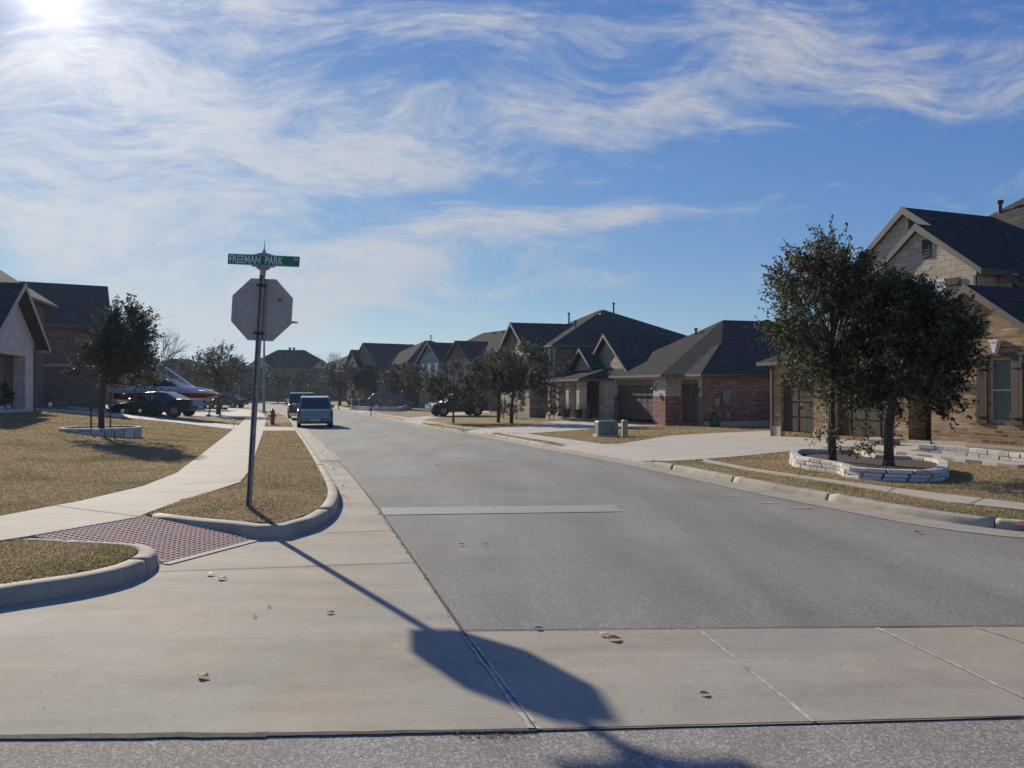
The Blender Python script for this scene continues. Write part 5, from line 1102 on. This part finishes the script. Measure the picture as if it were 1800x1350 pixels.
# fallen leaves on the apron
def leaf_thing(px_, py_, s, label, mat, seed):
    r = random.Random(seed); x, y = gp(px_, py_); o = MB(); n = 9; top = []; bot = []
    vs = []; 
    for i in range(n + 1):
        t = i / n; w = s * .28 * math.sin(math.pi * min(1, t * 1.05 + .02)) ** .7 + .001; xx = (t - .5) * s; zz = .004 + s * .08 * abs(math.sin(t * 3.1 + r.random()))
        for k, q in enumerate((-1, -.4, .4, 1)): vs.append((xx, q * w, zz + (abs(q) ** 2) * w * .35))
    fs = [(i * 4 + k, i * 4 + k + 1, (i + 1) * 4 + k + 1, (i + 1) * 4 + k) for i in range(n) for k in range(3)]
    o.raw(vs, fs); b = o.build('fallen_leaf', mat, None, smooth=True, uv=False); b.location = (x, y, .009); b.rotation_euler = (0, 0, r.uniform(-.5, .5)); sm = b.modifiers.new('thick', 'SOLIDIFY'); sm.thickness = .0015; tag(b, label, 'leaf', 'fallen leaves'); return b
M['leaf_dry'] = plain('dry_leaf', (.09, .055, .035), .7, var=.4, scale=40); M['leaf_pale'] = plain('pale_dry_leaf', (.50, .43, .34), .7, var=.3, scale=30); M['leaf_dark'] = plain('dark_dry_leaf', (.05, .035, .025), .7, var=.4, scale=30)
for i, (a, b, s, l, m) in enumerate([(358, 1194, .075, 'curled brown leaf on the near left of the concrete apron', 'leaf_dry'), (1063, 1120, .07, 'left leaf of a curled pale pair near the asphalt edge', 'leaf_pale'), (1080, 1127, .09, 'right, darker leaf of the curled pair near the asphalt edge', 'leaf_dry'),
      (947, 1108, .06, 'small dark leaf on the asphalt seam', 'leaf_dark'), (371, 1013, .08, 'pale scrap leaf below the curb ramp', 'leaf_pale'), (391, 1020, .09, 'slim brown leaf below the curb ramp', 'leaf_dry'), (581, 1080, .06, 'thin upright leaf stalk on the apron left of the post shadow', 'leaf_dry'),
      (1238, 1224, .05, 'small dark leaf on the valley gutter', 'leaf_dark'), (285, 990, .06, 'dark leaf caught in the kerb corner', 'leaf_dark'), (473, 1069, .03, 'tiny dark leaf in the middle of the apron', 'leaf_dark'), (768, 827, .10, 'lone leaf far up the asphalt', 'leaf_dark'), (811, 959, .05, 'small scrap on the asphalt below the stop line', 'leaf_dark'), (854, 959, .04, 'tiny dark scrap right of it on the asphalt', 'leaf_dark'), (1613, 938, .07, 'dark scrap on the asphalt near the right kerb', 'leaf_dark'), (448, 1087, .03, 'speck of leaf above the brown leaf', 'leaf_dark')]): leaf_thing(a, b, s, l, M[m], 100 + i)
mb = MB(); r = random.Random(5)
def crumb(x, y, s, z=.008):
    vs = [(x + s * r.uniform(-1, 1), y + s * r.uniform(-1, 1), z + s * r.uniform(0, 1.2)) for _ in range(5)]; mb.raw(vs, [(0, 1, 2), (0, 2, 3), (0, 3, 4), (1, 2, 4), (2, 3, 4), (0, 1, 4)])
for k in range(260):
    px_ = 860 + r.gauss(0, 45); py_ = 1290 + abs(r.gauss(0, 6)); crumb(*gp(px_, py_), r.uniform(.002, .006))
for k in range(420):
    t = r.random(); a = P([(812, 1110)])[0]; b_ = P([(640, 865)])[0]; crumb(a[0] + (b_[0] - a[0]) * t + r.gauss(0, .012), a[1] + (b_[1] - a[1]) * t, r.uniform(.003, .008))
for k in range(260): px_ = r.uniform(0, 1800); py_ = r.uniform(960, 1340); crumb(*gp(px_, py_), r.uniform(.0015, .005))
lk = left_path
for k in range(220):
    i = r.randint(10, 110); q = lk[min(i, len(lk) - 1)]; crumb(q[0] + r.uniform(.01, .25), q[1] + r.uniform(-.1, .1), r.uniform(.004, .02))
tag(mb.build('grit', M['leaf_dark'], None, fix=False, uv=False), 'fine dark grit and leaf crumbs along the seams', 'grit', kind='stuff')

# ------------------------------------------------------------------ vehicles (x forward)
def wheel(parent, x, y, r, w, side, spokes=5, rimmat='rim'):
    g = MB(); g.lathe([(r * .62, y - w / 2), (r * .94, y - w / 2), (r, y - w / 4), (r, y + w / 4), (r * .94, y + w / 2), (r * .62, y + w / 2)], 24, (x, 0, r), 'y'); t = g.build('wheel', M['tyre'], parent, smooth=False)
    g = MB(); yo = y + side * (w / 2 - .03); g.lathe([(r * .64, min(yo, yo + side * .01)), (r * .64, max(yo, yo + side * .01))], 24, (x, 0, r), 'y'); g.build('hub', M['plastic'], t)
    g = MB()
    for k in range(spokes):
        a = 2 * math.pi * k / spokes; c, s2 = math.cos(a), math.sin(a); n = (-s2, c); l0, l1, wd = .03, r * .62, .035; y0, y1 = sorted((yo + side * .012, yo + side * .035))
        pts = [(c * l0 + n[0] * wd, s2 * l0 + n[1] * wd), (c * l0 - n[0] * wd, s2 * l0 - n[1] * wd), (c * l1 - n[0] * wd, s2 * l1 - n[1] * wd), (c * l1 + n[0] * wd, s2 * l1 + n[1] * wd)]; g.prism_y([(x + p[0], r + p[1]) for p in pts], y0, y1)
    g.lathe([(r * .60, min(yo, yo + side * .036)), (r * .66, min(yo, yo + side * .036)), (r * .66, max(yo, yo + side * .036)), (r * .60, max(yo, yo + side * .036))], 24, (x, 0, r), 'y')
    g.build('rim', M[rimmat], t)
def vehicle(name, label, cat, loc, th, paint, W_, low, cab, wb, wr, belt_in=.04, roof_in=.16, rear=True, front=True, spokes=5, tilt=0, group='parked vehicles', bed=None, rack=False, trimc='plastic'):
    """low: side profile (x,z) of the lower body; cab: x of windscreen foot, roof front, roof rear, rear glass foot, belt z, roof z"""
    root = thing(name, loc, th, label, cat, group); root.rotation_euler = (0, tilt, th); hw = W_ / 2
    x0 = min(p[0] for p in low); x1 = max(p[0] for p in low); zc = np.mean([p[1] for p in low]); g = MB()
    lay = [(-hw, .93), (-hw * .93, 1), (hw * .93, 1), (hw, .93)]; vs = []; n = len(low); xm = (x0 + x1) / 2
    for yy, k in lay:
        for (px_, pz_) in low: vs.append((xm + (px_ - xm) * (1 - (1 - k) * .35), yy, zc + (pz_ - zc) * k))
    fs = [tuple(range(n))[::-1], tuple(3 * n + i for i in range(n))] + [(j * n + i, j * n + (i + 1) % n, (j + 1) * n + (i + 1) % n, (j + 1) * n + i) for j in range(3) for i in range(n)]
    g.raw(vs, fs); body = g.build('body', M[paint], root, bevel=.035); 
    for p in body.data.polygons: p.use_smooth = False
    a, b, c, d, bz, rz2 = cab; wbt, wt = hw - belt_in, hw - roof_in
    base = [(a, -wbt, bz), (a, wbt, bz), (d, wbt, bz), (d, -wbt, bz)]; top = [(b, -wt, rz2), (b, wt, rz2), (c, wt, rz2), (c, -wt, rz2)]
    g = MB(); mt = [(b + .0, -wt, rz2), (b, wt, rz2), ((b + c) / 2, wt, rz2 + .04), ((b + c) / 2, -wt, rz2 + .04), (c, wt, rz2), (c, -wt, rz2)]
    g.raw(base + mt, [(0, 1, 5, 4), (2, 3, 9, 8), (4, 5, 6, 7), (7, 6, 8, 9), (1, 2, 8, 6, 5), (3, 0, 4, 7, 9), (3, 2, 1, 0)]); cabo = g.build('cabin', M[paint], root, bevel=.045)
    def pane(A, B, C, D, u0, u1, v0, v1, nm, off=.012):
        A, B, C, D = map(Vector, (A, B, C, D)); q = lambda u, v: (A * (1 - u) + B * u) * (1 - v) + (D * (1 - u) + C * u) * v
        nrm = (B - A).cross(D - A).normalized(); ctr = Vector(((a + d) / 2, 0, (bz + rz2) / 2))
        if nrm.dot((A + C) / 2 - ctr) < 0: nrm = -nrm
        p = [q(u0, v0), q(u1, v0), q(u1, v1), q(u0, v1)]; gg = MB(); gg.raw([v + nrm * off for v in p] + [v - nrm * .01 for v in p], [(0, 1, 2, 3), (4, 7, 6, 5), (0, 4, 5, 1), (1, 5, 6, 2), (2, 6, 7, 3), (3, 7, 4, 0)]); gg.build(nm, M['car_glass'], root)
    pane(base[1], base[0], top[0], top[1], .07, .93, .08, .90, 'windscreen'); pane(base[3], base[2], top[2], top[3], .07, .93, .14, .90, 'rear_window')
    L_ = abs(a - d); nwin = 3 if L_ > 3.1 else 2
    for s2, (A, B, C, D) in ((1, (base[2], base[1], top[1], top[2])), (-1, (base[3], base[0], top[0], top[3]))):
        for i in range(nwin): pane(A, B, C, D, .05 + .9 * i / nwin + .012, .05 + .9 * (i + 1) / nwin - .012, .10, .88, 'side_window')
        g = MB(); mx, my = a - .25, s2 * (hw + .04); g.box(mx - .06, mx + .08, min(my, my + s2 * .16), max(my, my + s2 * .16), bz + .0, bz + .17); g.build('wing_mirror', M[paint], root, bevel=.03)
        for i in range(2): g = MB(); hx = (a + d) / 2 + (.45 if i else -.6); g.box(hx - .09, hx + .09, min(s2 * (hw - .02), s2 * (hw + .03)), max(s2 * (hw - .02), s2 * (hw + .03)), bz - .16, bz - .12); g.build('door_handle', M['chrome'], root)
        for wx in wb:
            g = MB(); g.lathe([(wr * 1.13, min(s2 * (hw - .2), s2 * (hw + .006))), (wr * 1.13, max(s2 * (hw - .2), s2 * (hw + .006)))], 24, (wx, 0, wr * 1.03), 'y'); g.build('wheel_arch', M['plastic'], root); wheel(root, wx, s2 * (hw - .09), wr, .22, s2, spokes)
    rr2 = [p for p in low if p[0] < x0 + .25]; 
    g = MB(); g.box(x0 - .07, x0 + .2, -hw + .05, hw - .05, .38, .60); g.build('rear_bumper', M['chrome'] if trimc == 'chrome' else M[paint if trimc == 'body' else 'plastic'], root, bevel=.04)
    g = MB(); g.box(x0 - .085, x0 - .07, -.26, .26, .62 if trimc == 'chrome' else .45, .74 if trimc == 'chrome' else .57); g.build('number_plate', M['p_plate'], root)
    g = MB(); g.box(x1 - .15, x1 + .05, -hw + .06, hw - .06, .3, .56); g.build('front_bumper', M[paint if trimc != 'chrome' else 'chrome'], root, bevel=.04)
    for s2 in (-1, 1):
        yy = sorted((s2 * (hw - .04), s2 * (hw - .26))); zt = bz - .05
        g = MB(); g.box(x0 - .012, x0 + .12, yy[0] + (.08 if s2 > 0 else 0), yy[1] - (.08 if s2 < 0 else 0), zt - (.34 if rz2 > 1.6 else .16), zt); g.build('tail_light', M['tail_red'], root, bevel=.02)
        g = MB(); g.box(x1 - .25, x1 + .015, *yy, .62, .78); g.build('headlight', M['lamp_clear'], root, bevel=.02)
    return root
# teal van at the left kerb, seen from behind
vx, vy = gp(542, 752); az_s = R(90 + 15.5)
van = vehicle('parked_van', 'teal blue minivan parked at the left kerb, seen from behind', 'van', (vx - .25, vy + 2.3, float(G(vx, vy + 2.0)) + .0), az_s, 'p_teal', 1.92,
    [(-2.35, .28), (-2.42, .55), (-2.36, 1.05), (.9, 1.06), (1.75, .98), (2.3, .78), (2.4, .5), (2.3, .26)], (1.35, .55, -2.05, -2.32, 1.03, 1.74), (-1.45, 1.5), .33, roof_in=.20, trimc='body', tilt=R(-1.0))
g = MB(); g.box(-2.47, -2.40, -.80, .80, 1.02, 1.07); g.build('tailgate_trim', M['chrome'], van, bevel=.01)
g = MB(); g.box(-2.46, -2.41, -.62, .62, .60, .63); g.box(-2.475, -2.43, -.72, .72, .64, .69); g.build('bumper_strip', M['alum'], van)
g = MB(); g.box(-1.6, .2, -.62, -.58, 1.78, 1.82); g.box(-1.6, .2, .58, .62, 1.78, 1.82); g.build('roof_rail', M['plastic'], van)
# black pick-up in front of it
vx2, vy2 = gp(514, 739); 
tr2 = vehicle('parked_pickup', 'black pick-up truck with chrome trim parked ahead of the teal van', 'pick-up truck', (vx2 - .25, vy2 + 3.4, float(G(vx2, vy2 + 3.4))), R(90 + 17), 'p_black', 2.02,
    [(-2.9, .45), (-2.95, .8), (-2.9, 1.18), (1.1, 1.2), (1.9, 1.16), (2.75, 1.05), (2.85, .7), (2.75, .4)], (1.15, .4, -.75, -1.0, 1.17, 1.95), (-1.8, 1.85), .41, roof_in=.18, trimc='chrome', tilt=R(-1.0))
g = MB(); g.box(-2.7, -1.1, -.75, .75, 1.17, 1.22); g.build('bed_cover', M['plastic'], tr2)
g = MB()
for s2 in (-1, 1): g.box(1.0, 1.1, s2 * 1.05 - .12, s2 * 1.05 + .12, 1.2, 1.48)
g.build('tow_mirror', M['chrome'], tr2)
# dark saloon in the left drive, side on, tail to the street
sx_, sy_ = gp(318, 727, .17); 
th_s = math.atan2(-.25, -1)
L0 = (at(355, 44.0), 44.0)
sal = vehicle('parked_car', 'low dark saloon car in the left drive, its tail toward the street', 'car', (at(283, 44.4) - .2, 44.4, gz(at(285, 44.4), 44.4) + .02), R(180 - 3), 'p_navy', 1.86,
    [(-2.42, .30), (-2.48, .62), (-2.38, .97), (-1.9, 1.0), (1.0, .93), (1.9, .80), (2.35, .66), (2.42, .4), (2.3, .22)], (1.25, .35, -.75, -1.75, .93, 1.42), (-1.45, 1.42), .335, roof_in=.30, spokes=7, trimc='body', tilt=R(1.5))
# dark saloon / crossover by the twin gabled house
x1_, y1_ = at(803, 62), 62.0
c2 = vehicle('parked_car', 'dark car with bright spoked wheels nosing out of the drive under the oaks', 'car', (x1_, y1_, gz(x1_, y1_) + .02), R(180 + 24), 'p_black', 1.95,
    [(-2.3, .35), (-2.4, .8), (-2.3, 1.15), (1.1, 1.12), (1.9, 1.02), (2.3, .85), (2.4, .5), (2.25, .3)], (1.25, .5, -1.6, -2.2, 1.1, 1.74), (-1.42, 1.45), .39, spokes=5)
g = MB(); g.box(2.36, 2.44, -.6, .6, .62, .92); g.build('grille', M['chrome'], c2)
x2_, y2_ = at(686, 80), 80.0
c3 = vehicle('parked_car', 'dark grey estate car parked side on by the pale stone gable', 'car', (x2_, y2_, gz(x2_, y2_) + .02), R(12), 'p_grey', 1.9,
    [(-2.4, .35), (-2.45, .8), (-2.38, 1.05), (1.1, 1.05), (1.9, .98), (2.35, .80), (2.42, .5), (2.3, .3)], (1.3, .5, -1.7, -2.3, 1.04, 1.68), (-1.45, 1.45), .36)
x3_, y3_ = at(398, 88), 88.0
c4 = vehicle('parked_car', 'dark car far back on the left, just beyond the bow of the boat', 'car', (x3_, y3_, gz(x3_, y3_)), R(170), 'p_navy', 1.85,
    [(-2.2, .32), (-2.25, .7), (-2.2, .95), (1.0, .95), (1.8, .85), (2.15, .7), (2.2, .4), (2.1, .28)], (1.1, .3, -1.2, -1.9, .93, 1.45), (-1.35, 1.35), .33)
# ------------------------------------------------------------------ boat on its trailer
bxp = at(300, 47.5); bzp = gz(bxp, 47.5) + .0
bt = thing('wakeboard_boat', (bxp, 47.5, bzp + .62), R(-4), 'red and white wakeboard boat with a tall tower, bow toward the street', 'boat')
st = [(-3.1, 1.12, .95, .125), (-2.0, 1.2, 1.0, .05), (-.5, 1.22, 1.03, 0), (.8, 1.15, 1.02, .02), (1.8, .9, .98, .12), (2.5, .55, .90, .32), (2.95, .2, .80, .55), (3.12, .03, .74, .68)]
def hull(z0f, z1f, bul=0.0):
    vs = []; 
    for (x, w, sh, kl) in st:
        z0, z1 = kl + (sh - kl) * z0f, kl + (sh - kl) * z1f; w0 = w * (.25 + .75 * z0f ** .45) if z0f > 0 else .02; w1 = w * (.25 + .75 * z1f ** .45)
        vs += [(x, -w1 - bul, z1), (x, -w0 - bul, z0), (x, w0 + bul, z0), (x, w1 + bul, z1)]
    n = len(st); fs = [(i * 4 + k, i * 4 + k + 1, i * 4 + k + 5, i * 4 + k + 4) for i in range(n - 1) for k in range(3)] + [(i * 4 + 3, i * 4, i * 4 + 4, i * 4 + 7) for i in range(n - 1)] + [(0, 3, 2, 1), ((n - 1) * 4, (n - 1) * 4 + 1, (n - 1) * 4 + 2, (n - 1) * 4 + 3)]
    g = MB(); g.raw(vs, fs); return g
hl = hull(0, .34).build('hull', M['gel_white'], bt); hull(.34, .80, .004).build('hull_stripe', M['red'], hl); hull(.80, 1.0, .008).build('gunwale', M['gel_white'], bt)
g = MB(); g.raw([(-2.9, -.95, 1.0), (1.2, -.9, 1.05), (2.7, -.25, .93), (2.7, .25, .93), (1.2, .9, 1.05), (-2.9, .95, 1.0), (-2.8, -.8, 1.22), (1.0, -.75, 1.22), (1.0, .75, 1.22), (-2.8, .8, 1.22), (2.3, 0, 1.08)], [(0, 1, 7, 6), (5, 9, 8, 4), (6, 7, 8, 9), (1, 2, 10, 7), (4, 8, 10, 3), (7, 10, 8), (2, 3, 10), (0, 6, 9, 5)]); g.build('deck', M['gel_white'], bt)
g = MB(); g.raw([(.95, -.72, 1.22), (1.0, .72, 1.22), (.3, .6, 1.62), (.3, -.6, 1.62), (-1.0, -.7, 1.55), (-1.0, .7, 1.55), (-1.2, -.78, 1.22), (-1.2, .78, 1.22)], [(0, 1, 2, 3), (0, 3, 4, 6), (1, 7, 5, 2)]); g.build('windscreen', M['car_glass'], bt)
g = MB(); g.tube([(.95, -.72, 1.23), (.3, -.6, 1.63), (-1.0, -.7, 1.56), (-1.2, -.78, 1.23)], .022, 6); g.tube([(.95, .72, 1.23), (.3, .6, 1.63), (-1.0, .7, 1.56), (-1.2, .78, 1.23)], .022, 6); g.tube([(.3, -.6, 1.63), (.3, .6, 1.63)], .02, 6); g.build('windscreen_frame', M['chrome'], bt)
g = MB()
for s2 in (-1, 1):
    g.tube([(1.15, s2 * .95, 1.1), (.1, s2 * .85, 1.85), (-1.25, s2 * .70, 2.75)], [.06, .07, .055], 8); g.tube([(-1.5, s2 * .95, 1.1), (-1.35, s2 * .8, 1.9), (-1.25, s2 * .70, 2.75)], [.03, .03, .03], 6)
g.tube([(-1.25, -.70, 2.75), (-1.35, 0, 2.85), (-1.25, .70, 2.75)], .05, 8); g.build('tower', M['gel_white'], bt)
g = MB()
for s2 in (-1, 1): g.lathe([(.09, -1.5), (.11, -1.35), (.11, -1.15)], 10, (0, s2 * .6, 2.85), 'x')
g.build('tower_speaker', M['red'], bt)
tl = thing('boat_trailer', (bxp, 47.5, bzp + .0), R(-4), 'dark boat trailer with jack stand under the red and white boat', 'trailer')
g = MB()
for s2 in (-1, 1): g.tube([(-2.8, s2 * .75, .5), (1.6, s2 * .75, .5), (3.0, s2 * .08, .48)], .05, 6)
for xx in (-2.6, -1.0, .8): g.box(xx - .04, xx + .04, -.75, .75, .45, .54)
g.tube([(2.6, 0, .48), (3.6, 0, .45)], .05, 6); g.tube([(2.7, 0, .5), (2.85, 0, 1.25)], .045, 6); g.build('frame', M['p_black'], tl)
g = MB(); g.tube([(3.1, .12, .02), (3.1, .12, .75)], .045, 8); g.box(2.98, 3.22, 0, .24, -.02, .03); g.tube([(2.55, -.25, .05), (2.65, -.1, .9)], .04, 6); g.box(2.45, 2.65, -.36, -.16, -.02, .1); g.build('jack_stand', M['p_black'], tl)
for s2 in (-1, 1):
    for xx in (-1.35, -.55): wheel(tl, xx, s2 * .98, .33, .2, s2)
    g = MB(); g.box(-1.8, -.1, s2 * .98 - .14, s2 * .98 + .14, .69, .74); g.build('mudguard', M['p_black'], tl, bevel=.02)

# ------------------------------------------------------------------ air
def haze():
    me = bpy.data.meshes.new('haze'); bm = bmesh.new(); bmesh.ops.create_cube(bm, size=1.0); bm.to_mesh(me); bm.free()
    o = bpy.data.objects.new('haze', me); COL.objects.link(o); o.scale = (1040, 900, 26); o.location = (0, 370, 26 / 2 - 2.2); tag(o, 'thin sunlit winter haze in the air along the street', 'haze', kind='stuff')
    m = bpy.data.materials.new('haze'); m.use_nodes = True; nt = m.node_tree; nt.nodes.clear(); v = nt.nodes.new('ShaderNodeVolumePrincipled'); v.inputs['Color'].default_value = (.66, .82, 1, 1); v.inputs['Density'].default_value = .00024; v.inputs['Anisotropy'].default_value = .4
    out = nt.nodes.new('ShaderNodeOutputMaterial'); nt.links.new(v.outputs[0], out.inputs['Volume']); me.materials.append(m)
haze()
